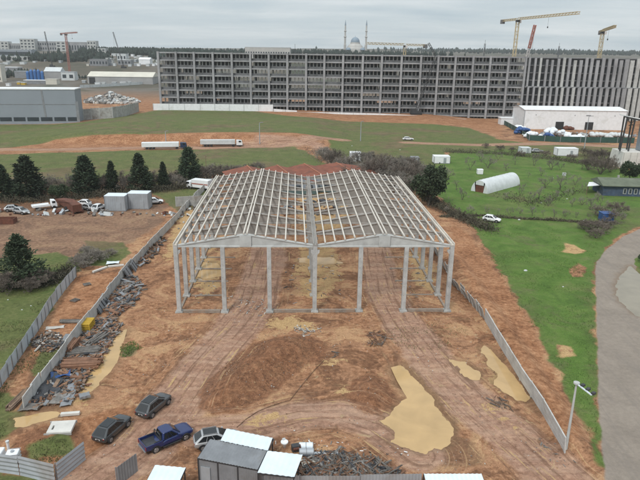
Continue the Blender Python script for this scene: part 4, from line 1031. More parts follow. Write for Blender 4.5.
# ------------------------------------------------------------------ cranes
def lattice(b, p, q, w, mi=0, seg=None, th=.22):
    p, q = Vector(p), Vector(q); d = (q-p); L = d.length; d.normalize(); u = Vector((0, 0, 1)) if abs(d.z) < .9 else Vector((0, 1, 0))
    a = d.cross(u).normalized()*w/2; c = a.cross(d).normalized()*w/2; n = seg or max(3, int(L/w/1.3))
    cs = [a+c, a-c, -a-c, -a+c]
    for k in cs: b.bar(p+k, q+k, th, mi=mi)
    for i in range(n):
        for j in range(4):
            k0, k1 = cs[j], cs[(j+1) % 4]
            if i % 2: k0, k1 = k1, k0
            b.bar(p+d*L*i/n+k0, p+d*L*(i+1)/n+k1, th*.6, mi=mi)
def tower_crane(top, Yd, tip, ctip, mt, label, w=1.9, th=.28, mast_to=None, apex=0):
    x, z = at_depth(*top, Yd); gz = hz(x, Yd); t = thing('tower_crane', (x, Yd, gz), 0, label, 'crane'); H_ = z-gz
    T = Vector((x, Yd, z)); e = Vector((*flat(*tip, z), z))-T; c = Vector((*flat(*ctip, z), z))-T
    e = e if e.length < 80 else e.normalized()*80; ed = e.normalized(); c = -ed*min(24, c.length)
    o = Vector((0, 0, H_))
    b = MB(); lattice(b, (0, 0, 0), (0, 0, H_-1.4), w, th=th); b.build('mast', M[mt], t)
    b = MB(); b.box((0, 0, H_-1.0), (w*1.3, w*1.3, 1.4)); b.build('slewing_ring', M['steel_dark'], t)
    b = MB(); lattice(b, o+ed*1.2+Vector((0, 0, .4)), o+e+Vector((0, 0, .4)), 1.3, th=th); b.build('jib', M[mt], t)
    b = MB(); lattice(b, o-ed*1.2+Vector((0, 0, .2)), o+c+Vector((0, 0, .2)), 1.2, th=th); b.build('counter_jib', M[mt], t)
    b = MB(); b.box(o+c*.92+Vector((0, 0, -.6)), (2.6, 2.4, 2.8), rz=math.atan2(ed.y, ed.x)); b.build('counterweight', M['concrete_dark'], t)
    s = Vector((-ed.y, ed.x, 0)); b = MB(); b.box(o+s*1.7+Vector((0, 0, -1.3)), (1.6, 1.5, 2.0)); b.build('cab', M['crane_white'], t)
    h = o+e*.55; b = MB(); b.bar(h, h-Vector((0, 0, 6)), .08); b.box(h-Vector((0, 0, 6.5)), (.6, .5, 1)); b.build('hook', M['steel_dark'], t)
    return t
tower_crane((518,19.5), 441, (579,13.5), (493,21.5), 'crane_yellow', 'tall yellow tower crane with a long jib above the right end of the block', w=1.9, th=.32)
tower_crane((603,31), 442, (615,27), (600.5,32), 'crane_yellow', 'yellow tower crane above the slab-faced wing with its jib turned towards us', w=1.9, th=.32)
tower_crane((405,45), 470, (367,44), (420,46.5), 'crane_yellow', 'low yellow tower crane peeking over the middle of the block roof', w=1.7, th=.3)
tower_crane((65.5,33.5), 820, (77,32.8), (58.5,32.6), 'crane_red', 'red tower crane far off on the left beyond the industrial yards', w=2.0, th=.38)
def boom_crane(base, tip, Yb, mt, label, w=1.5, th=.34, jib=None, tipmat=None):
    g = G(*base) if Yb is None else None
    Yb = Yb or g.y; x, z = at_depth(*base, Yb); gz = hz(x, Yb); x2, z2 = at_depth(*tip, Yb)
    t = thing('mobile_crane', (x, Yb, gz), 0, label, 'crane'); a = Vector((0, 0, 2.2)); d = Vector((x2-x, 0, z2-gz))
    b = MB(); b.box((0, 0, 1.5), (7, 3, 1.6)); b.box((-1.5, 0, 3), (3.6, 2.8, 1.6)); b.build('carriage', M[mt], t)
    b = MB(); [b.box((0, s*1.7, .5), (7.4, .8, 1.0)) for s in (-1, 1)]; b.build('crawler_track', M['rubber'], t)
    k = .72 if tipmat else 1
    b = MB(); lattice(b, a, a+(d-a)*k, w, th=th); b.build('boom', M[mt], t)
    if tipmat: b = MB(); lattice(b, a+(d-a)*(k+.01), d, w*.9, th=th*1.3); b.build('boom_tip', M[tipmat], t)
    if jib:
        x3, z3 = at_depth(*jib, Yb); b = MB(); lattice(b, d, (x3-x, 0, z3-gz), w*.8, th=th); b.build('jib', M['steel_dark'], t)
        d = Vector((x3-x, 0, z3-gz))
    b = MB(); b.bar(d, (d.x, 0, d.z*.55), .12); b.build('cable', M['steel_dark'], t)
    return t
boom_crane((416,112), (436,56), 397, 'steel_dark', 'dark lattice boom crane standing before the open block with a raised jib', jib=(428.5,43), th=.2, w=1.2)
boom_crane((519,62), (535,25), 446, 'crane_white', 'pale boom crane with a red tip leaning behind the tall yellow tower crane', tipmat='crane_red', th=.4)
boom_crane((50,46), (44.5,31.5), 900, 'steel_dark', 'thin dark boom crane far left above the apartment frames', th=.2, w=1.1)
boom_crane((122,46), (113,32), 900, 'steel_dark', 'thin dark boom crane far off above the left treeline', th=.2, w=1.1)
def mast(px, pb, pt, Yd, label, w=2.5, th=.5):
    x, z0 = at_depth(px, pb, Yd); z1 = at_depth(px, pt, Yd)[1]; g = hz(x, Yd); t = thing('lattice_mast', (x, Yd, g), 0, label, 'mast')
    b = MB(); lattice(b, (0, 0, 0), (0, 0, z1-g-8), w, th=th); b.build('tower', M['steel_dark'], t)
    b = MB(); b.bar((0, 0, z1-g-8), (0, 0, z1-g), .5); b.build('antenna', M['steel_dark'], t)
mast(484, 55, 40, 1500, 'far lattice mast on the hills left of the tall yellow crane')
mast(558, 56, 43, 1700, 'far thin lattice mast on the hills between the two right cranes')
mast(295, 52, 44, 1000, 'far lattice mast beside the pillared building behind the block')

# ------------------------------------------------------------------ skyline buildings
def block(px0, px1, pb, pt, dep, mt, label, rows=0, cols=0, name='apartment_building', cat='building', wm='glass_far', Yd=None, roof=None, rise=0, roofm='white_dull', door=None, band=False):
    pm = (px0+px1)/2
    if Yd is None: Yd = G(pm, pb).y
    x0, _ = at_depth(px0, pb, Yd); x1, zb = at_depth(px1, pb, Yd); zt = at_depth(pm, pt, Yd)[1]; xm = (x0+x1)/2
    g = min(hz(xm, Yd), at_depth(pm, pb, Yd)[1]); t = thing(name, (xm, Yd, g), 0, label, cat); w = x1-x0; h = zt-g
    wl = MB(); wl.box((0, dep/2, h/2-1), (w, dep, h+2)); wl.build('wall', M[mt], t)
    if roof == 'gable':
        m = MB(); m.prism([(-w/2-.4, -.5, h), (-w/2-.4, dep+.5, h), (-w/2-.4, dep/2, h+rise)], (w+.8, 0, 0)); m.build('roof', M[roofm], t)
    else:
        m = MB(); m.box((0, dep/2, h+.25), (w+.5, dep+.5, .5)); m.build('roof', M[roofm], t)
    for r in range(rows):
        zc = h*(r+.6)/(rows+.2); hh = h/(rows+.2)*.5
        if band: m = MB(); m.box((0, -.02, zc), (w*.94, .1, hh)); m.build('window', M[wm], t); continue
        for c in range(cols):
            m = MB(); m.box((-w/2+w*(c+.5)/cols, -.02, zc), (w/cols*.55, .12, hh)); m.build('window', M[wm], t)
    for (a, bw, bh) in (door or []):
        m = MB(); m.box((-w/2+w*a, -.03, bh/2), (bw, .16, bh)); m.build('door', M['dark'], t)
    return t
block(-6, 9, 51, 41.5, 16, 'concrete', 'pale apartment frame cut by the left edge of the skyline', 3, 4, Yd=1250)
block(9, 21, 50.5, 43.5, 16, 'concrete_far', 'open dark frame building second from the left on the skyline', 1, 7, Yd=1255)
block(21, 35.5, 51.5, 39, 16, 'concrete', 'tallest pale concrete building on the left skyline', 4, 4, Yd=1240)
block(35.5, 57, 51, 41.5, 16, 'concrete_far', 'long skeleton building with dark openings on the left skyline', 2, 9, Yd=1255)
block(57, 66.5, 53.5, 41.5, 16, 'concrete', 'narrow pale building left of the red crane on the skyline', 4, 2, Yd=1235)
block(66.5, 88, 53, 42.2, 16, 'concrete_far', 'dark skeleton building just right of the red crane', 1, 8, Yd=1250)
block(88, 96.5, 52, 41, 16, 'concrete', 'small pale block at the right end of the left skyline', 3, 3, Yd=1245)
block(-8, 32, 57, 49.6, 20, 'grey_clad', 'long low blue-grey factory with a white roof edge at the far left', 1, 1, band=True, name='factory', cat='factory', Yd=1050, roofm='white_dull')
block(0, 28, 61, 56.5, 14, 'concrete', 'low pale shed row below the long blue-grey factory', 1, 5, name='shed', cat='shed', Yd=980)
block(90, 108, 66, 59.5, 18, 'zinc_dull', 'low bluish shed with pale plinth on the far road left', 1, 6, name='shed', cat='shed', roofm='zinc_dull')
block(118, 131, 65, 60, 16, 'zinc_dull', 'dark flat shed on the far road', 1, 4, name='shed', cat='shed')
block(139, 150, 64.5, 59.5, 16, 'white', 'white gabled shed on the far road near the block', 0, 0, name='shed', cat='shed', roof='gable', rise=3, roofm='white')
block(117, 126, 57, 54, 14, 'white_dull', 'low pale shed in front of the far left trees', 1, 3, name='shed', cat='shed', Yd=1000)
block(98, 106, 57, 48.5, 16, 'concrete', 'grey half-built tower beside the far left trees', 3, 2, Yd=1100)
rs = random.Random(21)
for i, (x, y) in enumerate([(110,65.5),(113,66),(134,66),(137,66.2),(152,66),(155,65.5),(133,62),(128,66.5),(156,62),(146,66.3)]):
    block(x, x+rs.uniform(2, 3.5), y, y-rs.uniform(1.6, 2.6), 6, rs.choice(['white', 'white_dull', 'zinc']), 'tiny pale shed or truck body among the far roadside yards', name='shed', cat='shed')['group'] = 'pale sheds in the far roadside yards'
t = block(245, 290, 54, 47.5, 30, 'sand_stone', 'pale long building with dark columns on the skyline behind the block', 1, 18, Yd=1000, name='public_building')
m = MB(); m.box((3, 15, 14.5), (22, 14, 9)); m.build('roof_storey', M['grey_wall'], t)
for i in range(46):
    x = rs.uniform(96, 158); y = rs.uniform(50.5, 64)
    block(x, x+rs.uniform(1.5, 4), y, y-rs.uniform(1.2, 2.4), 8, rs.choice(['white', 'white_dull', 'zinc', 'cream', 'concrete']), 'tiny pale building in the far industrial town left of the concrete block', name='shed', cat='shed')['group'] = 'tiny pale buildings of the far town'
for i in range(14):
    x = rs.uniform(0, 88); y = rs.uniform(58, 66)
    block(x, x+rs.uniform(2, 5), y, y-rs.uniform(1.2, 2.2), 8, rs.choice(['white_dull', 'zinc', 'cream', 'concrete']), 'tiny pale building along the far left road below the wood', name='shed', cat='shed')['group'] = 'tiny pale buildings along the far left road'
# mosque
Ym = 1300; mx = at_depth(355.5, 50, Ym)[0]; g = hz(mx, Ym); s = Ym/590*1.02; zc = lambda py: at_depth(355.5, py, Ym)[1]-g
ms_ = thing('mosque', (mx, Ym, g), 0, 'domed mosque with two slim minarets on the skyline', 'mosque')
m = MB(); m.box((0, 20, zc(50)/2), (40, 40, zc(50)), 0); m.build('prayer_hall', M['sand_stone'], ms_)
m = MB()
m.lathe((0, 20, 0), [(21, zc(51)), (20, zc(48.5)), (17.5, zc(47.6)), (15, zc(45.6)), (12, zc(44.4)), (10.4, zc(43.6)), (10.2, zc(42.2))], 24)
m.build('drum', M['sand_stone'], ms_)
m = MB(); zt = zc(42.2); hh = zc(36.8)-zt; m.lathe((0, 20, zt), [(9.6*math.cos(a), hh*math.sin(a)) for a in (0, .25, .5, .75, 1, 1.25, 1.45)]+[(.3, hh), (.2, hh+3)], 20); m.build('dome', M['dome'], ms_)
for sx in (-1, 1):
    for sy in (0, 40):
        m = MB(); m.lathe((sx*15, sy, zc(50)), [(5.5*math.cos(a), 5*math.sin(a)) for a in (0, .4, .8, 1.2, 1.5)], 12); m.build('small_dome', M['dome'], ms_)
for px in (345.2, 366.3):
    x = at_depth(px, 40, Ym)[0]-mx; m = MB(); zt = at_depth(px, 19.5, Ym)[1]-g
    m.lathe((x, 6, 0), [(2.6, 0), (2.6, zt*.3), (2.0, zt*.32), (1.9, zt*.5), (3.0, zt*.515), (3.0, zt*.53), (1.7, zt*.54), (1.6, zt*.66), (2.7, zt*.675), (2.7, zt*.69), (1.5, zt*.7), (1.4, zt*.84)], 12)
    o = m.build('minaret', M['sand_stone'], ms_)
    m = MB(); m.lathe((x, 6, zt*.842), [(1.7, 0), (.15, zt*.15), (.08, zt*.158)], 12); m.build('spire', M['dome'], o)

# far woods
def forest(pts, wid, hgt, n, label, seed=1):
    g = np.random.default_rng(seed); W_ = [G(*p[:2]) if len(p) == 2 else Vector((at_depth(p[0], p[1], p[2])[0], p[2], 0)) for p in pts]; P = []
    V, Fa = [], []
    seg = [(b-a).length for a, b in zip(W_[:-1], W_[1:])]; tot = sum(seg)
    for a, b, s in zip(W_[:-1], W_[1:], seg):
        for _ in range(int(n*s/tot)):
            t = g.random(); x = a.x+(b.x-a.x)*t+g.normal()*wid*.3; y = a.y+(b.y-a.y)*t+(g.random()-.5)*wid; z = hz(x, y) if n < 500 else None; P.append((x, y))
    P = np.array(P); zz = hbase(P[:, 0], P[:, 1])
    for (x, y), z in zip(P, zz):
        h = hgt*g.uniform(.55, 1.15); r = h*g.uniform(.16, .4); o = len(V); k = 6; a0 = g.random()*6
        for (rr_, zz_) in ((r*.55, 0), (r, .32+.2*g.random()), (r*.55*g.uniform(.6, 1.3), .72)):
            for i in range(k): q = a0+2*PI*i/k; e = g.uniform(.75, 1.25); V.append((x+math.cos(q)*rr_*e, y+math.sin(q)*rr_*e, z+h*zz_*g.uniform(.92, 1.08)))
        V.append((x, y, z+h))
        for j in range(2):
            for i in range(k): Fa.append((o+j*k+i, o+j*k+(i+1) % k, o+(j+1)*k+(i+1) % k, o+(j+1)*k+i))
        for i in range(k): Fa.append((o+2*k+i, o+2*k+(i+1) % k, o+3*k))
    me = bpy.data.meshes.new('forest'); me.from_pydata(V, [], Fa); me.materials.append(M['forest']); o = bpy.data.objects.new('forest', me); COL.objects.link(o)
    o['kind'] = 'stuff'; o['label'] = label
forest([(28,56,1010),(60,57,1000),(96,56,1010)], 70, 11, 230, 'dark far wood below the left apartment frames', 1)
forest([(96,50,1150),(130,50,1150),(170,51,1150)], 120, 11, 380, 'dark far wood along the left skyline', 2)
forest([(-40,48,1500),(60,48,1500),(160,50,1450),(320,53,1350),(425,54,1280)], 160, 11, 900, 'dark wooded ridge behind the concrete block', 3)
forest([(320,53,1240),(372,53,1230),(425,54,1240)], 60, 8, 300, 'dark trees around the mosque', 4)
forest([(425,55,2600),(520,56,2400),(700,57,2400)], 500, 14, 900, 'hazy wooded hills on the right skyline', 5)
forest([(-60,62,760),(0,62,760),(28,60,800)], 30, 9, 90, 'bushes along the far left road', 6)
forest([(160,52,1050),(200,51,1050),(245,52,1050)], 60, 14, 200, 'dark tree clumps behind the left part of the block roof', 7)
forest([(85,68,780),(160,69,780),(30,70,760)], 20, 5, 160, 'scrub along the far road embankment', 8)

# ------------------------------------------------------------------ yards on the left middle distance
t = block(-60, 83.3, 124, 88.2, 14, 'grey_clad', 'large plain grey clad factory with a white roof edge, cut by the left edge', name='factory', cat='factory', Yd=325, roofm='white')
t.rotation_euler.z = R(9); t.location.y -= 12; xw = at_depth(83.3, 100, 325)[0]-t.location.x; hh = at_depth(40, 88.2, 325)[1]-t.location.z
m = MB(); m.box((0, -.05, hh*.60), (2*xw-.4, .1, .35)); m.build('seam', M['zinc_dull'], t)
m = MB(); m.box((xw-17.5, -.06, hh*.62), (.9, .12, hh*.74), 0, 0, (0, R(-3))); m.build('downpipe', M['zinc_dull'], t)
for i in range(12):
    m = MB(); m.box((-xw+2*xw*(i+.5)/12, -.05, hh*.20), (2*xw/12-1.0, .14, 2.0)); m.build('window', M['glass_far'], t)
m = MB(); m.box((xw-.9, -.07, hh*.2), (1.4, .16, hh*.95)); m.build('corner_strip', M['zinc_dull'], t)
block(88, 153, 84, 76.8, 26, 'grey_wall', 'long grey barn with a cream gabled roof left of the concrete block', name='barn', cat='barn', roof='gable', rise=5.2, roofm='cream', door=[(.07, 7, 7)])
block(3, 18, 71, 67.4, 14, 'zinc_dull', 'white flat-roofed shed behind the large grey factory, far left', name='shed', cat='shed', roofm='white')
block(-4, 2.5, 82, 64, 10, 'cream', 'narrow pale building cut by the left edge above the grey factory', 3, 1, name='apartment_building')
block(15, 27, 78, 71.5, 12, 'zinc_dull', 'grey shed left of the blue silos', name='shed', cat='shed', roofm='zinc')
for i in range(5):
    px = 28.5+i*3.6; g, h = tall(px, 80, 69.5 if i % 4 else 71); t = thing('silo', g, 0, 'blue steel silo in the row behind the large grey factory', 'silo', 'blue silos behind the grey factory')
    m = MB(); m.lathe((0, 0, 0), [(1.9, 0), (1.9, h*.85), (.8, h)], 14); m.build('tank', M['blue'], t)
    m = MB(); [m.bar((s*1.95, 0, 0), (s*1.95, 0, h*.9), .25) for s in (-1, 1)]; m.build('brace', M['steel_dark'], t)
block(45, 61, 79, 71.5, 14, 'grey_wall', 'grey shed with pale gabled roof right of the blue silos', name='shed', cat='shed', roof='gable', rise=5, roofm='white_dull')
block(61.5, 75, 80.5, 72.2, 10, 'white_dull', 'pale bluish shed with a tilted roof left of the long barn', 1, 2, name='shed', cat='shed', roofm='zinc')
block(24, 46, 84, 80.5, 8, 'zinc_dull', 'low white-roofed canopy building behind the grey factory roof', name='shed', cat='shed', roofm='white')
block(46, 57, 84.5, 79.5, 8, 'cream', 'low pinkish shed beside the white-roofed canopy building', name='shed', cat='shed', roofm='cream')
wallstrip('yard_wall', [(80,88),(110,86.5),(140,84.6),(154,83)], 3.0, 'pale yard wall in front of the long grey barn', M['white_dull'], 'wall')
for i, (x, y, w) in enumerate([(95,85.2,5),(102,85,3),(112,84.6,4),(120,84.4,6),(128,84.2,3),(135,84,3.5),(92,80,3),(82,83,3.5),(17,84.5,3),(21,85,4),(6,86,3.5),(75,79,2.5)]):
    b_ = block(x, x+w, y, y-2.2, 4, ['white', 'white_dull', 'zinc', 'white', 'white_dull'][i % 5] if i not in (8, 9) else 'yellow', 'small container or machine standing in the yards near the long barn', name='container', cat='container'); b_['group'] = 'containers in the yards near the barn'
panel_fence('concrete_fence', GV((84,120),(100,119),(113,118),(126,116),(139,111.5)), 6.0, 'tall weathered concrete panels fencing the stone yard beside the grey factory', step=5, th=.3, post=.4)
def rubble(name, label, cen, spread, hgt, n, size, m, seed, flat_=1.0, kind='stuff', cat=None):
    g = random.Random(seed); c = G(*cen); b = MB()
    for _ in range(n):
        a = g.uniform(0, 2*PI); r = g.random()**.6; x = c.x+math.cos(a)*spread[0]*r; y = c.y+math.sin(a)*spread[1]*r
        s = size*g.uniform(.4, 1.4); z = hz(x, y)+hgt*(1-r)*g.random()+s*.2
        b.box((x, y, z), (s*g.uniform(.6, 1.6), s*g.uniform(.5, 1.1), s*g.uniform(.3, .8)*flat_), g.uniform(0, 3), g.randrange(len(m)), (g.uniform(-.5, .5), g.uniform(-.5, .5)))
    o = b.build(name, [M[k] for k in m]); o['label'] = label; o['kind'] = kind
    return o
rubble('rubble', 'white stone heaps in the yard behind the tall concrete panels', (112,102.5), (20, 14), 7.5, 620, 2.2, ['stone', 'white_dull', 'rubble'], 1)
rubble('rubble', 'darker spoil and scrap heap at the left of the stone yard', (96,101), (7, 10), 3, 120, 2.0, ['rubble', 'steel_dark', 'zinc_dull'], 2)

# ------------------------------------------------------------------ white hall and its yard on the right
Yh = 346; x0 = at_depth(524, 120, Yh)[0]; x1 = at_depth(626, 120, Yh)[0]
zt = at_depth(575, 110.3, Yh)[1]; zr = at_depth(575, 106.2, Yh+11)[1]; gz = hz((x0+x1)/2, Yh)
t = thing('white_hall', ((x0+x1)/2, Yh, gz), 0, 'white gabled storage hall with two dark doorways before the slab-faced wing', 'hall'); w = (x1-x0)/2
m = MB(); m.box((0, 11, (zt-gz)/2), (2*w, 22, zt-gz)); m.prism([(-w+.05, 0, zt-gz), (-w+.05, 22, zt-gz), (-w+.05, 11, zr-gz-.15)], (2*w-.1, 0, 0)); m.build('wall', M['white'], t)
m = MB(); h0, h1 = zt-gz, zr-gz
m.slab((-w-.4, -.4, h0), (w+.4, -.4, h0), (w+.4, 11, h1), (-w-.4, 11, h1), .2); m.slab((-w-.4, 22.4, h0), (-w-.4, 11, h1), (w+.4, 11, h1), (w+.4, 22.4, h0), .2); m.build('roof', M['white'], t)
for px in (559.5, 589):
    x = at_depth(px, 125, Yh)[0]-t.location.x; m = MB(); m.box((x, -.06, 2.2), (4.7, .2, 4.4)); m.build('door', M['dark'], t)
m = MB(); x = at_depth(588.5, 116, Yh)[0]-t.location.x; m.box((x, -.05, h0*.74), (2.6, .1, .5)); m.build('sign', M['zinc_dull'], t)
for px in (536, 575, 615): m = MB(); m.box((at_depth(px, 116, Yh)[0]-t.location.x, -.05, h0*.74), (.5, .15, .4)); m.build('wall_lamp', M['zinc_dull'], t)
for a in (-w+.02, w-.02): m = MB(); m.box((a, -.06, h0/2), (.35, .3, h0)); m.build('corner_trim', M['zinc'], t)
block(500.5, 515, 126, 118.6, 6, 'white', 'low white annex at the left end of the white hall', name='annex', cat='annex', Yd=366, roofm='white')
def bags(px, pb, w, h, label, mt='bag', seed=0, n=14):
    g = random.Random(seed); c = G(px, pb); t = thing('bag_heap', c, 0, label, 'bag heap', 'covered bag heaps in the yard of the white hall'); b = MB(); sc = 345/590
    for _ in range(n):
        x = g.uniform(-.5, .5)*w*sc; y = g.uniform(0, 5); z = g.random()*max(.4, h*sc-1.6)*(1-abs(x)/(w*sc)*.8); r = g.uniform(.9, 1.4)
        b.lathe((x, y, max(0, z)), [(r*.8, 0), (r*1.05, r*.45), (r*1.0, r*.9), (r*.6, r*1.25), (r*.15, r*1.35)], 8)
    b.build('bags', M[mt], t, smooth=True); return t
for a in [(534,138.5,13,6,'white bag heap beside the blue tarpaulin heap at the fence corner','bag'),(523,134.5,14,7,'blue tarpaulin covered heap at the left end of the yard','tarp_blue'),(520,130.5,9,5,'small white heap behind the blue tarpaulin heap','bag'),
          (556,138,18,9,'biggest white bag heap in front of the left doorway','bag'),(549.5,139,6,7,'narrow blue tarpaulin heap left of the biggest white heap','tarp_blue'),(575,140,14,6,'white bag heap right of the biggest one','bag'),
          (600,138,14,5,'low pale bag heap right of the street lamp','white_dull'),(618,138.5,18,5,'long low pale bag heap at the right of the yard','white_dull'),(603,129.5,9,4,'small blue covered heap by the hall wall, right of the second doorway','tarp_blue'),(570,130,10,4,'brown scrap heap between the two doorways','rust'),(617,130,6,4,'yellowish heap by the hall wall near its right end','yellow')]:
    bags(a[0], a[1], a[2], a[3], a[4], a[5], seed=int(a[0]), n=int(a[2]*1.6))
rubble('rubble', 'mixed pale pallets and small goods standing in the hall yard', (580,136), (30, 7), 1.5, 260, 1.3, ['white_dull', 'zinc_dull', 'wood', 'dark'], 5)
wallstrip('net_fence', [(500,122.5),(515,131),(529,140.5),(560,142.2),(600,142.8),(634,143.2)], 2.6, 'dark green net fence round the yard of the white hall', M['green_net'], th=.15, step=8)
def lamp_post(px, pb, pt, label, arm):
    g, h = tall(px, pb, pt); t = thing('street_lamp', g, 0, label, 'street lamp'); MB().tube((0, 0, 0), (0, 0, h), .22, .12, 8).build('pole', M['zinc'], t)
    m = MB(); m.bar((0, 0, h), (arm, 0, h+.3), .14); m.build('arm', M['zinc'], t); m = MB(); m.box((arm, 0, h+.25), (1.0, .4, .18)); m.build('lamp_head', M['zinc_dull'], t)
lamp_post(584.2, 148.5, 116.5, 'grey street lamp standing before the green net fence', 1.4)
lamp_post(259.8, 144, 123, 'thin grey lamp pole beside the parked white truck', 1.0)
lamp_post(166, 143, 131.5, 'thin lamp pole above the earth bank behind the left trailer', .8)
lamp_post(360.5, 141, 122, 'thin pole on the grass right of the earth bank', .6)
def container(px0, px1, pb, pt, dep, label, mt='white_dull', nm='container', cat='container', grp=None, rz=0, ribs=True, roofm=None):
    a, b = G(px0, pb), G(px1, pb); w = b.x-a.x; h = at_depth(px0, pt, a.y)[1]-a.z; c = Vector(((a.x+b.x)/2, a.y, min(a.z, b.z)))
    t = thing(nm, c, rz, label, cat, grp); m = MB()
    for p, q in (((-w/2, 0, .1), (w/2, 0, .1)), ((w/2, 0, .1), (w/2, dep, .1)), ((w/2, dep, .1), (-w/2, dep, .1)), ((-w/2, dep, .1), (-w/2, 0, .1))):
        m.corr(p, q, (0, 0, h-.15), .5, .07)
    m.build('wall', M[mt], t); m = MB(); m.box((0, dep/2, h), (w+.1, dep+.1, .12)); m.build('roof', M[roofm or mt], t)
    m = MB()
    for x in (-w/2, w/2):
        for y in (0, dep): m.box((x, y, h/2), (.16, .16, h))
    for y in (0, dep): m.box((0, y, .1), (w, .17, .2))
    for x in (-w/2, w/2): m.box((x, dep/2, .1), (.15, dep, .18))
    m.build('frame', M['zinc_dull'], t); m = MB()
    m.box((w*.18, -.06, 1.15), (1.0, .06, 2.0)); m.build('door', M['zinc'], t); return t
container(557, 577, 156, 148.5, 4, 'long white site container on the lane below the green net fence', 'white')
container(521, 530.5, 153.3, 148, 4, 'small grey container on the lane with a dark doorway', 'white_dull')
container(105.5, 126, 211, 196, 3.2, 'left one of the two grey corrugated containers in the yard', 'zinc', roofm='zinc_pale')
container(128.5, 149, 209, 193.5, 3.2, 'right one of the two grey corrugated containers in the yard', 'zinc', roofm='zinc_pale')
container(350, 361, 161.5, 153, 4, 'pale blue-white cabin on the grass behind the red roofs', 'white')
container(434, 449.5, 163.5, 156.5, 4, 'white hut with a dark doorway in the upper left of the gardens', 'white')
container(411, 419, 162.5, 157.5, 3, 'dark grey little hut left of the white hut', 'zinc_dull')
def small(px0, px1, pb, pt, label, nm, cat, mt, top=None):
    a, b = G(px0, pb), G(px1, pb); w = b.x-a.x; h = at_depth(px0, pt, a.y)[1]-a.z; t = thing(nm, ((a.x+b.x)/2, a.y, a.z), 0, label, cat)
    m = MB(); m.box((0, w*.45, h*.46), (w, w*.9, h*.92)); m.build('body', M[mt], t, bevel=w*.08)
    m = MB(); m.box((0, w*.45, h*.95), (w*1.04, w*.94, h*.08)); m.build('lid', M[top or mt], t, bevel=.03); return t
small(477.5, 483, 174.5, 169.5, 'white cube water tank above the tunnel greenhouse', 'water_tank', 'tank', 'white')
small(602, 613.5, 222.5, 213.5, 'blue tarpaulin covered box at the edge of the gardens near the road', 'covered_box', 'box', 'tarp_blue')
small(563, 566, 176, 173, 'tiny pale box on the grass left of the brown bare trees', 'box', 'box', 'white_dull')
# tunnel greenhouse
p0 = (G(471.5, 190.5)+G(487, 194))/2; p1 = (G(504.5, 182)+G(519, 185))/2; ax = (p1-p0); L = Vector((ax.x, ax.y, 0)).length; an = math.atan2(ax.y, ax.x)
t = thing('tunnel_greenhouse', (p0.x, p0.y, p0.z-.1), an, 'white film tunnel greenhouse lying across the green gardens', 'greenhouse'); m = MB(); rg = []
rad = (G(487, 194)-G(471.5, 190.5)).length/2; th = 3.6
n = 20
for i in range(n+1):
    bul = 1+.025*(i % 2); rg.append([Vector((L*i/n, math.cos(a)*rad*bul, math.sin(a)*th*bul)) for a in [PI*j/14 for j in range(15)]])
vs = [p for r in rg for p in r]; k = 15
m.add(vs, [(i*k+j, i*k+j+1, (i+1)*k+j+1, (i+1)*k+j) for i in range(n) for j in range(k-1)]); m.build('film', M['film'], t, smooth=True)
m = MB(); e = rg[-1]; m.prism(e, (.08, 0, 0)); m.build('end_wall', M['film'], t)
m = MB(); e = rg[0]; dw = 1.3
m.prism([p for p in e if p.y > dw-.01]+[Vector((0, dw, 0))], (-.08, 0, 0)); m.prism([Vector((0, -dw, 0))]+[p for p in e if p.y < -dw+.01], (-.08, 0, 0))
m.prism([Vector((0, dw, 2.2))]+[Vector((0, dw, th*.86))]+[p for p in e if abs(p.y) < dw]+[Vector((0, -dw, th*.86)), Vector((0, -dw, 2.2))], (-.08, 0, 0)); m.build('end_wall', M['film'], t)
m = MB(); m.box((.1, 0, 1.1), (.06, 2*dw, 2.2)); m.build('door', M['rust'], t)
# moss roofed house, white table roof, steel frame tower at the right edge
a, b = G(603, 196), G(662, 203); w = b.x-a.x; t = thing('garden_house', ((a.x+b.x)/2, a.y, a.z), R(-4), 'low house with a mossy roof and dark blue wall at the right edge', 'house')
m = MB(); m.box((0, 4, 1.5), (w, 8, 3.0)); m.build('wall', mat('faded_blue_wall', (.05,.075,.12), .85, .35, .8, stain=(.09,.09,.09)), t)
m = MB(); hr = 4.6; m.prism([(-w/2-.6, -.8, 2.9), (-w/2-.6, 8.8, 2.9), (-w/2-.6, 8.8, 3.1), (-w/2-.6, 4, hr), (-w/2-.6, -.8, 3.1)], (w+1.2, 0, 0)); m.build('roof', M['roof_green'], t)
for i in range(5):
    m = MB(); m.box((-w/2+6+i*1.5, -.05, 1.5), (.9, .12, 1.6)); f = m.build('window', M['concrete'], t); m = MB(); m.box((-w/2+6+i*1.5, -.12, 1.5), (.6, .06, 1.25)); m.build('pane', M['glass_far'], f)
m = MB(); m.box((-w/2+5.5, 4.5, hr), (.5, .5, 1.2)); m.build('chimney', M['concrete_dirty'], t)
ps = [P3(587.5,186,2.6), P3(601,185,2.6), P3(601.5,181.5,2.6), P3(589,182,2.6)]; o = Vector((ps[0].x, ps[0].y, hz(ps[0].x, ps[0].y))); t = thing('lean_to', o, 0, 'flat white sheet roof on posts left of the moss-roofed house', 'shelter'); q = sub(o, *ps)
m = MB(); m.slab(*q, .12); m.build('roof_sheet', M['white'], t)
for p in q: MB().bar((p.x, p.y, 0), (p.x*.98, p.y*.98, p.z-.1), .12).build('post', M['wood'], t)
g = G(619, 168); Yt = g.y
t = thing('plinth', g, 0, 'pale rough concrete plinth under the dark steel frame at the right edge', 'plinth'); wq = at_depth(665, 165, Yt)[0]-g.x; hq = at_depth(619, 152, Yt)[1]-g.z
m = MB(); m.prism([(0, 0, 0), (wq, 0, 0), (wq, 0, hq), (.8, 0, hq)], (0, 9, 0)); m.build('block', M['concrete_light'], t, bevel=.1); m = MB()
for i in range(5): m.bar((1+i*2.4, -.02, hq*.2), (1+i*2.4, -.02, hq*.95), .12)
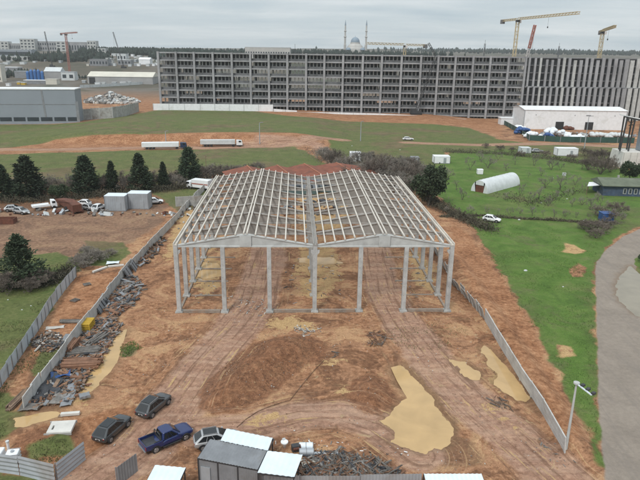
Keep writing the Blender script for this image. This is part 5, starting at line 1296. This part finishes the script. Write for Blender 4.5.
m.build('joint', M['concrete_dirty'], t)
t = thing('steel_tower', (g.x, g.y+2, g.z+hq), 0, 'dark steel frame of a tower with a white roof edge at the right border', 'tower'); zt = at_depth(626, 117.5, Yt+2)[1]-g.z-hq; zz = lambda px: at_depth(px, 130, Yt+2)[0]-g.x
m = MB()
for px in (625.5, 633.5): m.bar((zz(px)-.8 if px < 630 else zz(px)-.6, 0, 0), (zz(px), 0, zt), .42)
for px in (625.5, 633.5): m.bar((zz(px)+.8, 4, 0), (zz(px)+.8, 4, zt), .42)
m.bar((zz(625.5), 0, zt), (zz(665), 0, zt-2.6), .45); m.bar((zz(625.5)+.8, 4, zt), (zz(665), 4, zt-2.6), .45); m.bar((zz(625.5), 0, zt), (zz(625.5)+.8, 4, zt), .4)
m.bar((zz(625.5), 0, zt-.8), (zz(633.5), 0, zt-3), .2); m.bar((zz(633.5), 0, zt-.8), (zz(628), 0, zt-3), .2); m.build('post', M['steel_dark'], t)
m = MB(); m.prism([(zz(626), -.4, zt+.25), (zz(668), -.4, zt-2.5), (zz(668), 6.6, zt-2.5), (zz(626), 6.6, zt+.25)], (0, 0, .3)); m.build('roof_edge', M['white'], t)
m = MB(); x = zz(637.5); m.box((x+7.4, 2, (zt-2)/2), (10, 3.4, zt-2.4)); m.build('wall', M['grey_clad'], t)

# ------------------------------------------------------------------ red roofs behind the hall
rx = thing('red_roof_building', (0, 142, 0), 0, 'long low building with four red ridged roofs and a teal front behind the hall', 'building')
for i, (pr, w2) in enumerate([((247,165.5),7.5),((277,165),7.5),((304,163.5),8),((336,162.5),12)]):
    pk = P3(*pr, 5.2); end = pk+Vector((5.5, -17, 0)); ex_ = Vector((1, .12, 0))
    o = Vector((0, 142, 0)); A1 = pk-o; B1 = end-o; L_, R_ = ex_*(-w2), ex_*w2; dz = Vector((0, 0, -1.8))
    m = MB(); m.slab(A1, B1, B1+L_+dz, A1+L_+dz, .12); m.slab(A1, A1+R_+dz, B1+R_+dz, B1, .12); f = m.build('roof', M['roof_red'], rx)
    m = MB(); m.bar(A1+Vector((0, 0, .05)), B1+Vector((0, 0, .05)), .3, .14); m.build('ridge', M['roof_ridge'], f)
    for e in (A1, B1): m = MB(); m.prism([e+L_*.96+dz-Vector((0, 0, 3.3)), e+R_*.96+dz-Vector((0, 0, 3.3)), e+R_*.96+dz, e-Vector((0, 0, .2)), e+L_*.96+dz], (0, .25 if e is A1 else -.25, 0)); m.build('gable_wall', M['grey_clad'] if e is B1 else M['concrete_dirty'], rx)
    for k in range(4):
        p = B1+L_*(.7-.45*k)+dz-Vector((0, .3, 1.3)); m = MB(); m.box(p, (1.6, .08, 1.2)); m.build('window', M['glass_far'], rx)
    m = MB(); m.box(B1+dz+Vector((0, -.5, -2.3)), (w2*1.9, .1, 1.6)); m.build('teal_panel', M['teal'], rx)
e1, e2 = P3(357,168.5,3.4), P3(371,176.5,3.4); m = MB(); o = Vector((0, 142, 0)); m.bar(e1-o, e2-o, .35, .3); m.build('gutter', M['white'], rx)

# ------------------------------------------------------------------ lorries and far vehicles
mat('navy_cab_paint', (.02,.035,.08), .4, .1, 1); M['paint_cab'] = MATS['navy_cab_paint']
def lorry(px0, px1, pb, label, cabm, boxm):
    a, b = G(px0, pb), G(px1, pb-.6); an = math.atan2(b.y-a.y, b.x-a.x); L = (b-a).length; t = thing('lorry', ((a.x+b.x)/2, (a.y+b.y)/2, (a.z+b.z)/2), an, label, 'lorry'); k = L/16.5; t.scale = (1, 1, .86)
    m = MB(); m.box((-1.5*k, 0, 2.2), (13.4*k, 2.4, 2.1)); m.build('trailer', M[boxm], t, bevel=.05)
    m = MB(); m.prism([(5.7*k, -1.2, .7), (8.1*k, -1.2, .7), (8.1*k, -1.2, 1.8), (7.8*k, -1.2, 2.9), (5.7*k, -1.2, 3.1)], (0, 2.4, 0)); c = m.build('cab', M[cabm], t, bevel=.08)
    m = MB(); m.prism([(8.12*k, -1.05, 1.85), (8.12*k, 1.05, 1.85), (7.88*k, 1.05, 2.7), (7.88*k, -1.05, 2.7)], (.03, 0, 0)); m.build('windscreen', M['glass'], c)
    for s in (-1, 1): m = MB(); m.box((7.1*k, s*1.21, 2.5), (1.0, .04, .8)); m.build('side_window', M['glass'], c)
    m = MB(); m.box((0, 0, .95), (15*k, .9, .3)); m.build('chassis', M['steel_dark'], t)
    for x in (-6.4, -5.2, -4.0, 4.4, 7.0):
        for s in (-1, 1): MB().tube((x*k, s*1.0-.15, .5), (x*k, s*1.0+.15, .5), .5, n=14).build('wheel', M['rubber'], t)
lorry(142, 187.5, 149.3, 'white semi trailer with a dark blue cab at the foot of the earth bank', 'paint_cab', 'white')
lorry(200.5, 243, 146.6, 'grey-white semi trailer with a white cab parked on the pale track', 'paint_white', 'white_dull')
def smallcar(px, py, rz, label, paint, L=4.3, pick=False):
    g = G(px, py); (pickup if pick else suv)(g, rz, M[paint], label) if pick else suv(g, rz, M[paint], label, L=L, sunroof=False, rails=False)
smallcar(491.5, 221.5, R(-28), 'small white car on the grass below the garden hedge line', 'paint_white')
smallcar(408, 140.2, R(3), 'white car on the far pale path right of the earth bank', 'paint_white', 5.2)
smallcar(83, 205.5, R(170), 'white car parked among scrap left of the grey containers, farther back', 'paint_white')
smallcar(99, 209.5, R(80), 'white van-like car with dark rear beside the left grey container', 'paint_white', 4.8)
smallcar(87, 209.5, R(150), 'grey car with a pale bonnet in front of the white scrap car', 'paint_silver')
smallcar(14, 211, R(20), 'silver scrap car farthest left in the yard', 'paint_silver')
smallcar(21.5, 213.5, R(-20), 'grey scrap car touching the silver one at the left of the yard', 'paint_silver', 4.0)
smallcar(155, 203.5, R(20), 'pale greenish-white car just right of the grey containers', 'paint_white')
smallcar(537, 152.5, R(5), 'pale parked van on the lane between two containers', 'paint_silver', 5.2)
smallcar(220, 182, R(10), 'white car seen through the back left corner of the hall roof grid', 'paint_white', 4.6)
a, b = G(190, 189), G(208, 190.5); t = thing('white_bus', ((a.x+b.x)/2, (a.y+b.y)/2+1, a.z), math.atan2(b.y-a.y, b.x-a.x)-.1, 'white box lorry with a red stripe at the back left corner of the hall', 'lorry')
L = (b-a).length+1.5; m = MB(); m.box((.8, 0, 1.75), (L-1.6, 2.3, 2.3)); m.build('body', M['white'], t, bevel=.06); m = MB(); m.box((.8, -1.16, 1.7), (L-1.8, .03, .35)); m.build('stripe', M['crane_red'], t)
m = MB(); m.box((-L/2+.6, 0, 1.3), (1.5, 2.1, 1.8)); m.build('cab', M['white'], t, bevel=.1); m = MB(); m.box((-L/2+.35, 0, 1.75), (.95, 2.14, .6)); m.build('windscreen', M['glass'], t)
for x in (-L/2+.8, L/2-1.2):
    for s in (-1, 1): MB().tube((x, s*1.0-.12, .45), (x, s*1.0+.12, .45), .45, n=12).build('wheel', M['rubber'], t)
# tipped recovery truck and red machine in the scrap row
a, b = G(33, 210.5), G(57, 207.5); t = thing('flatbed_truck', ((a.x+b.x)/2, (a.y+b.y)/2, a.z), math.atan2(b.y-a.y, b.x-a.x), 'white flatbed truck standing in the scrap row left of the red machine', 'truck'); L = (b-a).length
m = MB(); m.box((-.9, 0, .95), (L*.72, 2.1, .22)); [m.box((-.9, s*1.0, 1.15), (L*.72, .08, .35)) for s in (-1, 1)]; m.build('bed', M['white'], t)
m = MB(); m.prism([(L*.27, -1, .5), (L*.5, -1, .5), (L*.5, -1, 1.2), (L*.44, -1, 2.1), (L*.27, -1, 2.2)], (0, 2, 0)); m.build('cab', M['white'], t, bevel=.06)
m = MB(); m.box((L*.36, 0, 1.72), (L*.13, 2.04, .5)); m.build('side_window', M['glass'], t)
for x in (-L*.3, L*.36):
    for s in (-1, 1): MB().tube((x, s*.95-.12, .42), (x, s*.95+.12, .42), .42, n=12).build('wheel', M['rubber'], t)
a, b = G(60, 204), G(78, 214); an = math.atan2(b.y-a.y, b.x-a.x); L = (b-a).length; t = thing('farm_machine', ((a.x+b.x)/2, (a.y+b.y)/2, a.z), an, 'rusty red farm machine with a sloping hopper in the scrap row', 'machine')
m = MB(); m.prism([(-L/2, -1.1, .8), (L/2, -1.1, .5), (L/2, -1.1, 2.3), (L*.1, -1.1, 2.6), (-L/2, -1.1, 1.5)], (0, 2.2, 0)); m.build('hopper', M['rust'], t, bevel=.05)
m = MB(); m.bar((-L/2-1.4, 0, .8), (-L/2, 0, 1.0), .2); m.bar((-L*.3, -1.2, 1.5), (L*.4, -1.2, 2.8), .15); m.build('drawbar', M['rust'], t)
for s in (-1, 1): MB().tube((L*.15, s*1.25-.15, .6), (L*.15, s*1.25+.15, .6), .6, n=14).build('wheel', M['rubber'], t)
a = G(5, 223); t = thing('scrap_skip', a, .1, 'rusty brown open skip at the left edge of the yard', 'skip'); m = MB()
for s in (-1, 1): m.box((0, s*1.1, .6), (4.6, .12, 1.2)); m.box((s*2.3, 0, .6), (.12, 2.2, 1.2))
m.build('side', M['rust'], t); m = MB(); m.box((0, 0, .1), (4.6, 2.2, .15)); m.build('floor_plate', M['rust'], t)
rubble('rubble', 'scattered pale scrap along the yard edge below the conifers', (60,213), (30, 3.0), .6, 90, .9, ['white_dull', 'rust', 'rubble', 'zinc'], 9)
rubble('rubble', 'pale litter and stones beside the concrete wall behind the hall', (196,212), (5, 16), .3, 60, .7, ['white_dull', 'rubble', 'wood'], 10)
g, h = tall(206.5, 176, 155); t = thing('pole', g, 0, 'thin dark pole rising from the hedgerow by the tall conifer', 'pole'); MB().tube((0, 0, 0), (0, 0, h), .12, .07, 6).build('shaft', M['wood'], t); MB().bar((-.6, 0, h-.5), (.6, 0, h-.5), .1).build('crossarm', M['wood'], t)

# ------------------------------------------------------------------ lamp pole, tank and loose things on the site
g, h = tall(565.8, 449, 383); t = thing('lamp_pole', g, 0, 'tall grey pole with an arm of three lamps at the end of the concrete wall', 'lamp pole')
MB().tube((0, 0, -.2), (0, 0, h), .15, .09, 10).build('pole', M['concrete'], t); zt = g.z+h; e = P3(591.5, 395, zt)-g; e.z = h
MB().bar((0, 0, h-.05), e, .13, .1).build('arm', M['zinc_pale'], t)
for k in (.3, .65, 1.0):
    m = MB(); p = Vector((0, 0, h-.05)).lerp(e, k); m.box(p+Vector((.22, .12, .12)), (.42, .3, .22), .6); m.build('floodlight', M['steel_dark'], t, bevel=.02)
m = MB(); m.tube((0, 0, h-.06), (0, 0, h+.1), .3, .3, 10); m.build('collar', M['concrete'], t)
g = G(14, 462); t = thing('liquid_tank', g, .2, 'white cube tank in a pale cage behind the wavy sheet fence', 'tank'); m = MB(); m.box((0, 0, .68), (1.15, 1.0, 1.0)); m.build('tank', M['white'], t, bevel=.12)
m = MB(); m.box((0, 0, .09), (1.2, 1.05, .16)); m.build('pallet', M['wood'], t); m = MB(); m.tube((0, 0, 1.18), (0, 0, 1.3), .16, n=10); m.build('cap', M['zinc'], t)
m = MB()
for z in (.4, .8, 1.15):
    for q in ((-.6, -.53, .6, -.53), (.6, -.53, .6, .53), (.6, .53, -.6, .53), (-.6, .53, -.6, -.53)): m.bar((q[0], q[1], z), (q[2], q[3], z), .03)
m.build('cage', M['zinc'], t)
g = G(8.5, 449); t = thing('vent_pipe', g, 0, 'short white pipe standing behind the white cube tank', 'pipe'); MB().tube((0, 0, -.1), (0, 0, .85), .13, n=10).build('pipe', M['white'], t); MB().tube((0, 0, .8), (0, 0, .95), .17, n=10).build('cap', M['white_dull'], t)
g = G(-1, 460); t = thing('liquid_tank', g, .1, 'white tank cut by the left picture edge near the wavy sheet fence', 'tank'); m = MB(); m.box((0, 0, .6), (1.1, 1.0, 1.1)); m.build('tank', M['white'], t, bevel=.12); m = MB(); m.tube((0, 0, 1.15), (0, 0, 1.25), .16, n=10); m.build('cap', M['zinc'], t)

def stack(px, py, rz, L, W_, H_, rows, mt, label, name='timber_stack', cat='timber stack', cross=False, seed=0, jit=.12, board=.2):
    """boards lying side by side in layers"""
    g = random.Random(seed+int(px)); c = G(px, py); t = thing(name, c, rz, label, cat); n = max(2, int(W_/board)); k = 0
    for r in range(rows):
        for i in range(n):
            if g.random() < .12 and r == rows-1: continue
            l = L*g.uniform(.82, 1.05); m = MB(); m.box((g.uniform(-jit, jit), -W_/2+(i+.5)*W_/n+g.uniform(-.04, .04), H_*(r+.5)/rows+.03), (l, W_/n*.86, H_/rows*.8), g.uniform(-.06, .06)); m.build('board', M[mt], t); k += 1
            if k > 90: return t
    return t
fa = math.atan2((G(96,316)-G(42,386)).y, (G(96,316)-G(42,386)).x)            # direction of the fence
stack(82, 366, .10, 4.6, 2.1, .7, 3, 'wood_red', 'stack of long reddish brown boards between the fence and the left puddle')
stack(84.5, 353, .25, 4.0, 1.6, .55, 2, 'wood_grey', 'grey boards stacked just above the reddish boards')
stack(72, 349, fa, 3.4, 1.1, .9, 3, 'wood_red', 'brown boards stacked against the concrete panel fence below the yellow crates', jit=.25)
stack(97, 341, fa-.3, 3.6, 1.3, .5, 2, 'wood_grey', 'loose grey boards at the upper end of the left puddle', jit=.4)
stack(74, 378, .0, 3.0, .9, .35, 2, 'wood_red', 'few brown boards lying below the reddish board stack', jit=.3)
stack(72, 322, .06, 3.6, .9, .25, 2, 'wood_grey', 'grey boards lying on the earth strip left of the concrete fence', jit=.3)
stack(19, 400, fa-.1, 4.2, 1.0, .3, 2, 'wood', 'long brown boards lying left of the lower end of the concrete fence', jit=.5)
stack(326, 460.5, .04, 3.2, .35, .12, 1, 'wood_red', 'long single brown beams lying above the branch pile', 'beam_pair', 'beam')
t = thing('crate_stack', G(88.5, 329), fa, 'stack of bright yellow slatted panels beside the concrete fence', 'crate stack')
for r in range(5):
    m = MB()
    for i in range(9): m.box((-1.05+i*.26, 0, .14+r*.27), (.15, 1.25, .12))
    for y in (-.55, .55): m.box((0, y, .05+r*.27), (2.3, .1, .09))
    m.build('slatted_panel', M['yellow'], t)
def sheet(px, py, L, W_, rz, mt, label, name='sheet', cat='sheet', z=.12, seed=1, amp=.12, th=.03, curl=.0):
    g = random.Random(seed+int(px*3)); c = G(px, py); n = 8; vs = []
    for sgn in (1, 0):
        for i in range(n+1):
            for j in range(n+1):
                x = (i/n-.5)*L; y = (j/n-.5)*W_; e = 1+.1*math.sin(i*1.7+seed)*((j in (0, n)))
                vs.append((x*e, y*e, z+amp*math.sin(x*2.1+seed)*math.cos(y*2.7+seed*2)+curl*(i/n)**3+sgn*th+g.uniform(-.01, .01)*amp*4))
    k = (n+1)**2; fs = []
    for i in range(n):
        for j in range(n): a = i*(n+1)+j; fs += [(a, a+n+1, a+n+2, a+1), (k+a, k+a+1, k+a+n+2, k+a+n+1)]
    for i in range(n):
        for a, b in ((i*(n+1), (i+1)*(n+1)), ((i+1)*(n+1)+n, i*(n+1)+n)): fs.append((a, b, b+k, a+k))
        for a, b in ((i+1, i), (n*(n+1)+i, n*(n+1)+i+1)): fs.append((a, b, b+k, a+k))
    m = MB(); m.add(vs, fs); o = m.build(name, M[mt]); o.location = c; o.rotation_euler = (0, 0, rz); return tag(o, label, cat)
sheet(52, 384, 3.6, 2.4, fa, 'black_sheet', 'crumpled black sheeting against the fence below the brown boards', amp=.22, z=.3)
sheet(61, 377, 2.2, 1.6, .4, 'tarp_blue', 'small dark bluish tarpaulin by the fence beside the brown boards', 'tarpaulin', 'tarpaulin', amp=.25, z=.35)
sheet(45, 394, 3.0, 2.2, .8, 'black_sheet', 'crumpled black sheeting at the lower end of the scrap strip', amp=.25, z=.28, seed=4)
sheet(70, 396, 4.6, 1.1, fa+.15, 'zinc_dull', 'long dull grey sheet lying along the lower scrap strip next to the puddle', amp=.1, z=.25)
sheet(60, 398, 3.0, 1.5, fa, 'rubble', 'pale grey sheet among black sheeting in the lower scrap strip', amp=.15, z=.25, seed=3)
sheet(30, 409, 2.0, 1.4, .1, 'wood_grey', 'flat grey frame at the very foot of the concrete fence', amp=.05, z=.3)
sheet(55, 328, 2.4, .9, .3, 'stone', 'pale flat sheet on the earth strip between the two left fences', z=.08, amp=.04)
sheet(66, 340, 2.6, 1.0, fa, 'zinc_dull', 'grey sheet leaning in the debris left of the concrete fence', z=.2, amp=.1, seed=6)
sheet(85, 399, 1.1, .9, .5, 'zinc_dull', 'small grey box lid lying at the lower tip of the left puddle', z=.3, amp=.03, th=.3)
sheet(113, 264, 2.2, 1.3, .2, 'zinc_pale', 'bluish white sheet at the top of the earth strip by the concrete fence', z=.3, amp=.06)
for (a, b, lab) in (((93,273),(107,268),'long pale beam lying at the top of the earth strip, lower one'), ((108,267.5),(124,266),'long pale beam lying at the top of the earth strip beside the bluish sheet'), ((61,416),(80,414.5),'short pale beam lying above the concrete slab with a hole')):
    p, q = G(*a), G(*b); t = thing('beam', p, 0, lab, 'beam'); d = q-p; MB().bar((0, 0, .2), d+Vector((0, 0, .2)), .42, .3).build('beam_body', M['concrete_light'], t, bevel=.02); MB().box((0, 0, .02), (.5, .5, .1)).build('block', M['wood'], t)
c = G(61, 430); t = thing('precast_slab', c, .12, 'dirty white concrete slab with a square hole lying on the mound behind the gate', 'slab'); m = MB()
rz = .0
m.box((-.95, 0, .28), (.35, 2.0, .3)); m.box((.35, 0, .28), (1.9, 2.0, .3)); m.box((-.68, .62, .28), (.25, .76, .3)); m.box((-.68, -.75, .28), (.25, .5, .3)); m.build('slab', M['concrete_light'], t, bevel=.03)
m = MB(); m.box((0, 1.05, .2), (2.7, .12, .28)); m.box((0, -1.06, .2), (2.7, .12, .28)); m.build('edge', M['concrete_dirty'], t)
m = MB(); m.box((-.68, -.13, .16), (.24, .7, .05)); m.build('hole', M['dark'], t)
for a in [(75,301,'small pale pallet on the earth strip between the left fences'), (87,285,'small grey pallet on the upper earth strip between the left fences'), (36,407,'broken pallet among the sheets at the foot of the concrete fence'), (104,352,'broken pallet between the puddle and the scrap strip')]:
    t = thing('pallet', G(a[0], a[1]), a[0], a[2], 'pallet'); m = MB(); [m.box((-.5+i*.2, 0, .2), (.12, 1.2, .03)) for i in range(6)]; m.build('deck', M['wood_grey'], t); m = MB(); [m.box((0, y, .1), (1.1, .1, .14)) for y in (-.5, 0, .5)]; m.build('bearer', M['wood'], t)
# leaning spare fence panels
for (x, y, rz_, lab) in ((100,311,fa,'spare panels'), (104,305,fa+.1,'spare'), (128,276,fa,'sp'), (134,270,fa+.1,'sp')):
    lab = {100: 'dark grey spare panel leaning on the concrete fence above the yellow panels', 104: 'second spare panel leaning on the fence, a little farther up', 128: 'grey spare panel leaning on the fence at the upper scrap heap', 134: 'uppermost grey spare panel leaning on the fence'}[x]
    t = thing('spare_panel', G(x, y), rz_, lab, 'panel'); m = MB(); m.prism([(-1.3, -.5, 0), (1.3, -.5, 0), (1.3, .3, 1.5), (-1.3, .3, 1.5)], (0, .07, .04)); m.build('panel', M['zinc_dull'], t); m = MB(); [m.bar((x_, -.53, .02), (x_, .27, 1.5), .08) for x_ in (-1.2, 0, 1.2)]; m.build('rib', M['steel_dark'], t)

def litter(name, label, poly, n, size, mats_, seed, long_=1.6, zmax=.35, pick=1.0):
    g = random.Random(seed); w = FP(poly); bx = [p[0] for p in w]; by = [p[1] for p in w]; b = MB(); k = 0
    Q = np.stack([np.array([g.uniform(min(bx), max(bx)) for _ in range(n*6)]), np.array([g.uniform(min(by), max(by)) for _ in range(n*6)])], 1)
    ok = poly_d(Q[:, 0], Q[:, 1], w) < 0
    for pp in PUD.values(): ok &= poly_d(Q[:, 0], Q[:, 1], pp) > .3
    Q = Q[ok][:n]; zz = hbase(Q[:, 0], Q[:, 1])
    for (x, y), z in zip(Q, zz):
        s = size*g.uniform(.4, 1.5); b.box((x, y, z+g.random()**2*zmax+s*.12), (s*g.uniform(.8, long_*2), s*g.uniform(.25, .8), s*g.uniform(.08, .4)), g.uniform(0, 3.1), g.randrange(len(mats_)), (g.uniform(-.35, .35), g.uniform(-.35, .35)))
    o = b.build(name, [M[m] for m in mats_]); o['kind'] = 'stuff'; o['label'] = label; return o
M['clod'] = mat('soil_clod', (.22,.12,.07), .95, .35, 2); M['clod_dark'] = mat('dark_soil_clod', (.12,.065,.038), .95, .35, 2)
DB = ['wood_grey', 'wood_red', 'black_sheet', 'rubble', 'wood', 'black_sheet', 'wood_red', 'clod_dark', 'wood', 'clod', 'zinc_dull']
litter('debris', 'grey scrap, boards and broken sheets heaped along the right side of the concrete fence', [(88,322),(112,316),(122,326),(112,345),(100,360),(86,384),(68,404),(30,408),(40,392),(62,366),(80,342)], 1500, .36, DB, 1, long_=2.4, zmax=.25)
litter('debris', 'grey slabs and scrap beside the upper part of the concrete fence', [(126,276),(140,280),(142,288),(130,308),(114,318),(104,312),(114,296)], 520, .45, ['rubble', 'wood_grey', 'wood', 'wood_red', 'zinc_dull', 'black_sheet', 'clod'], 2, long_=2.4, zmax=.35)
litter('debris', 'grey rubble heap on the earth strip between the two left fences', [(30,342),(46,332),(60,334),(66,344),(52,352),(36,350)], 420, .27, ['rubble', 'wood_grey', 'wood', 'stone', 'black_sheet', 'clod'], 3, zmax=.35)
litter('debris', 'scrap in the narrow gap between concrete fence and hall at its far end', [(150,248),(160,236),(166,240),(150,262),(140,268),(134,268)], 150, .5, DB, 4)
litter('brushwood', 'grey pile of branches and broken laths along the bottom fence right of the pale canopy', [(300,462),(318,456),(345,455),(372,462),(396,472),(404,480),(330,484),(300,480)], 2600, .2, ['wood_grey', 'wood', 'rubble', 'wood_grey', 'clod_dark', 'wood_red', 'black_sheet'], 5, long_=4.5, zmax=.4)
litter('debris', 'dark bundle of bent steel rods and sticks before the hall', [(366,334),(380,331),(387,338),(384,347),(370,346)], 120, .15, ['clod_dark', 'wood_grey', 'wood_red'], 6, long_=6, zmax=.35)
litter('debris', 'pale sticks and rods left of the dark bundle before the hall', [(330,346),(340,344),(342,352),(334,359)], 16, .16, ['wood_grey', 'wood', 'clod'], 7, long_=3)
litter('debris', 'pale broken concrete before the middle hall column', [(292,326),(316,325),(322,333),(300,338)], 80, .18, ['stone', 'concrete_dirty', 'rubble'], 8, zmax=.15)
litter('debris', 'pale broken concrete around the second and third hall columns', [(222,300),(232,296),(262,298),(272,308),(262,318),(250,316),(230,306)], 80, .15, ['stone', 'concrete_dirty', 'rubble'], 9, zmax=.1)
litter('debris', 'dark scrap and litter on the soil by the right concrete wall', [(488,398),(506,398),(512,410),(498,410)], 40, .16, ['clod_dark', 'wood_grey', 'wood'], 10, long_=3)
litter('debris', 'rubbish and small stones near the foot of the lamp pole', [(540,436),(560,448),(580,462),(560,468),(536,450)], 70, .13, ['rubble', 'clod', 'wood'], 11, zmax=.1)
litter('debris', 'white litter and stones above the branch pile', [(270,444),(300,440),(400,446),(415,458),(345,454),(300,452)], 70, .11, ['white', 'stone', 'rubble', 'dark'], 12, zmax=.12)
litter('debris', 'building scrap lying inside the hall between the columns', [(286,255),(345,255),(355,300),(282,304)], 80, .2, ['wood', 'rubble', 'zinc_dull', 'stone', 'steel_dark'], 13, zmax=.15)
litter('debris', 'building scrap lying in the left strip of the hall', [(190,262),(226,260),(230,300),(180,306)], 55, .2, ['wood', 'rubble', 'zinc_dull', 'stone'], 14, zmax=.12)
litter('debris', 'building scrap lying in the right strip of the hall', [(395,258),(436,256),(446,300),(400,304)], 60, .2, ['wood', 'rubble', 'zinc_dull', 'stone'], 15, zmax=.12)
litter('stones', 'small stones and clods scattered over the bare soil of the site', [(150,300),(470,290),(560,470),(60,478),(100,400)], 3000, .085, ['clod', 'rubble', 'clod_dark', 'clod', 'stone'], 16, long_=.8, zmax=.03)
litter('stones', 'clods on the dark soil heap in front of the hall', [(196,408),(228,362),(262,340),(330,343),(290,378),(236,412)], 2600, .085, ['clod', 'clod_dark'], 17, long_=.6, zmax=.05)
litter('debris', 'dark boards and sheets stacked under the hall roof at its back', [(250,200),(390,200),(395,215),(245,215)], 220, .9, ['wood', 'rust', 'zinc_dull', 'black_sheet', 'wood_red'], 18, zmax=.4)
for i, (x, y, lab, mt) in enumerate([(306,449,'upper pale steel drum of the pair right of the pale canopy','zinc_pale'),(306.5,455,'lower grey steel drum of the pair right of the pale canopy','zinc')]):
    t = thing('steel_drum', G(x, y), .03, lab, 'drum'); m = MB(); m.tube((-.72, 0, .36), (.72, 0, .36), .36, n=18); m.build('shell', M[mt], t); m = MB(); [m.tube((q-.03, 0, .36), (q+.03, 0, .36), .385, n=18) for q in (-.7, 0, .7)]; m.build('hoop', M['zinc_dull'], t)
t = thing('pipe_length', G(326, 455.5), .02, 'grey pipe length lying right of the two steel drums', 'pipe'); MB().tube((-1.2, 0, .2), (.9, 0, .2), .2, n=12).build('pipe', M['zinc'], t); MB().tube((.9, 0, .2), (1.2, 0, .2), .26, n=12).build('socket', M['zinc_dull'], t)
t = thing('engine_block', G(295.5, 451), .3, 'dark scrap engine left of the two steel drums', 'engine'); m = MB(); m.box((0, 0, .4), (.8, .6, .7)); m.build('block', M['steel_dark'], t, bevel=.08); m = MB(); m.tube((-.3, -.32, .5), (.3, -.32, .5), .14, n=10); m.build('pipe', M['rust'], t); m = MB(); m.tube((.42, 0, .45), (.5, 0, .45), .26, n=12); m.build('pulley', M['rust'], t)
t = thing('wash_basin', G(284.5, 448), .3, 'white round basin standing right of the rear pale canopy', 'basin'); m = MB(); m.lathe((0, 0, 0), [(.16, 0), (.14, .4), (.36, .62), (.38, .78), (.30, .78), (.22, .66)], 14); m.build('bowl', M['white'], t, smooth=True); m = MB(); m.box((0, .3, .85), (.3, .1, .2)); m.build('tap_ledge', M['white_dull'], t)
sheet(307, 464, 1.2, .9, .4, 'cream', 'crumpled pinkish sack right of the front pale canopy', 'sack', 'sack', z=.25, amp=.2, th=.12)
P = [G(*q)+Vector((0, 0, .1)) for q in ((237,428),(246,420),(257,412.5),(270,407),(282,403),(290,401),(296,393),(304,383),(315,370),(324,361))]
b = MB()
for p, q in zip(P[:-1], P[1:]): b.tube(p, q, .035, n=6)
tag(b.build('hose', M['clod_dark']), 'thin dark hose running over the soil from the canopy to the heap', 'hose')
P = [G(*q)+Vector((0, 0, .05)) for q in ((423,485),(480,485))]; t = thing('roof_edge_sheet', P[0], 0, 'pale sheet roof corner at the bottom edge right of the branch pile', 'roof sheet'); d = P[1]-P[0]
m = MB(); m.corr((0, 0, 1.2), d+Vector((0, 0, 1.2)), (0, -1.2, .0), .4, .05); m.build('sheet', M['zinc_pale'], t); m = MB(); [m.bar((d.x*k, 0, 0), (d.x*k, 0, 1.15), .1) for k in (0, .5, 1)]; m.build('post', M['steel_dark'], t)
# white lumps on the fields
for i, (x, y, w) in enumerate([(525.5,271,.8),(541,203,.6),(567,199,.5),(584,221,.6),(533,209,.5),(553,178,.5),(519,220,.7),(400,150,.6),(396,172,.8),(372,190,.7),(388,166,.6),(352,146,.6),(563,287,.4),(22,310,.3),(8,300,.3),(31,306,.3)]):
    t = G(x, y); m = MB(); m.lathe((0, 0, 0), [(w*.3, 0), (w*.33, w*.15), (w*.2, w*.3)], 7); o = m.build('white_lump', M['white_dull']); o.location = t; o.scale = (1.4, .8, 1); tag(o, 'small white lump or sack lying on the grass', 'sack', 'white lumps scattered on the grass')

# ------------------------------------------------------------------ the damp winter air
b = MB(); b.box((0, 3150, 60), (12600, 6500, 200)); hz_ = b.build('haze', bpy.data.materials.new('haze')); hm = hz_.data.materials[0]; hm.use_nodes = True; nt = hm.node_tree; nt.nodes.clear()
pv = nd(nt, 'ShaderNodeVolumePrincipled'); pv.inputs['Density'].default_value = .00010; pv.inputs['Color'].default_value = (.88, .93, .97, 1); pv.inputs['Anisotropy'].default_value = .2
nt.links.new(pv.outputs[0], nd(nt, 'ShaderNodeOutputMaterial').inputs['Volume']); hz_['kind'] = 'stuff'; hz_['label'] = 'thin grey haze that fades the far town and hills'; hz_.visible_shadow = True
S.cycles.volume_bounces = 1; S.cycles.max_bounces = 6
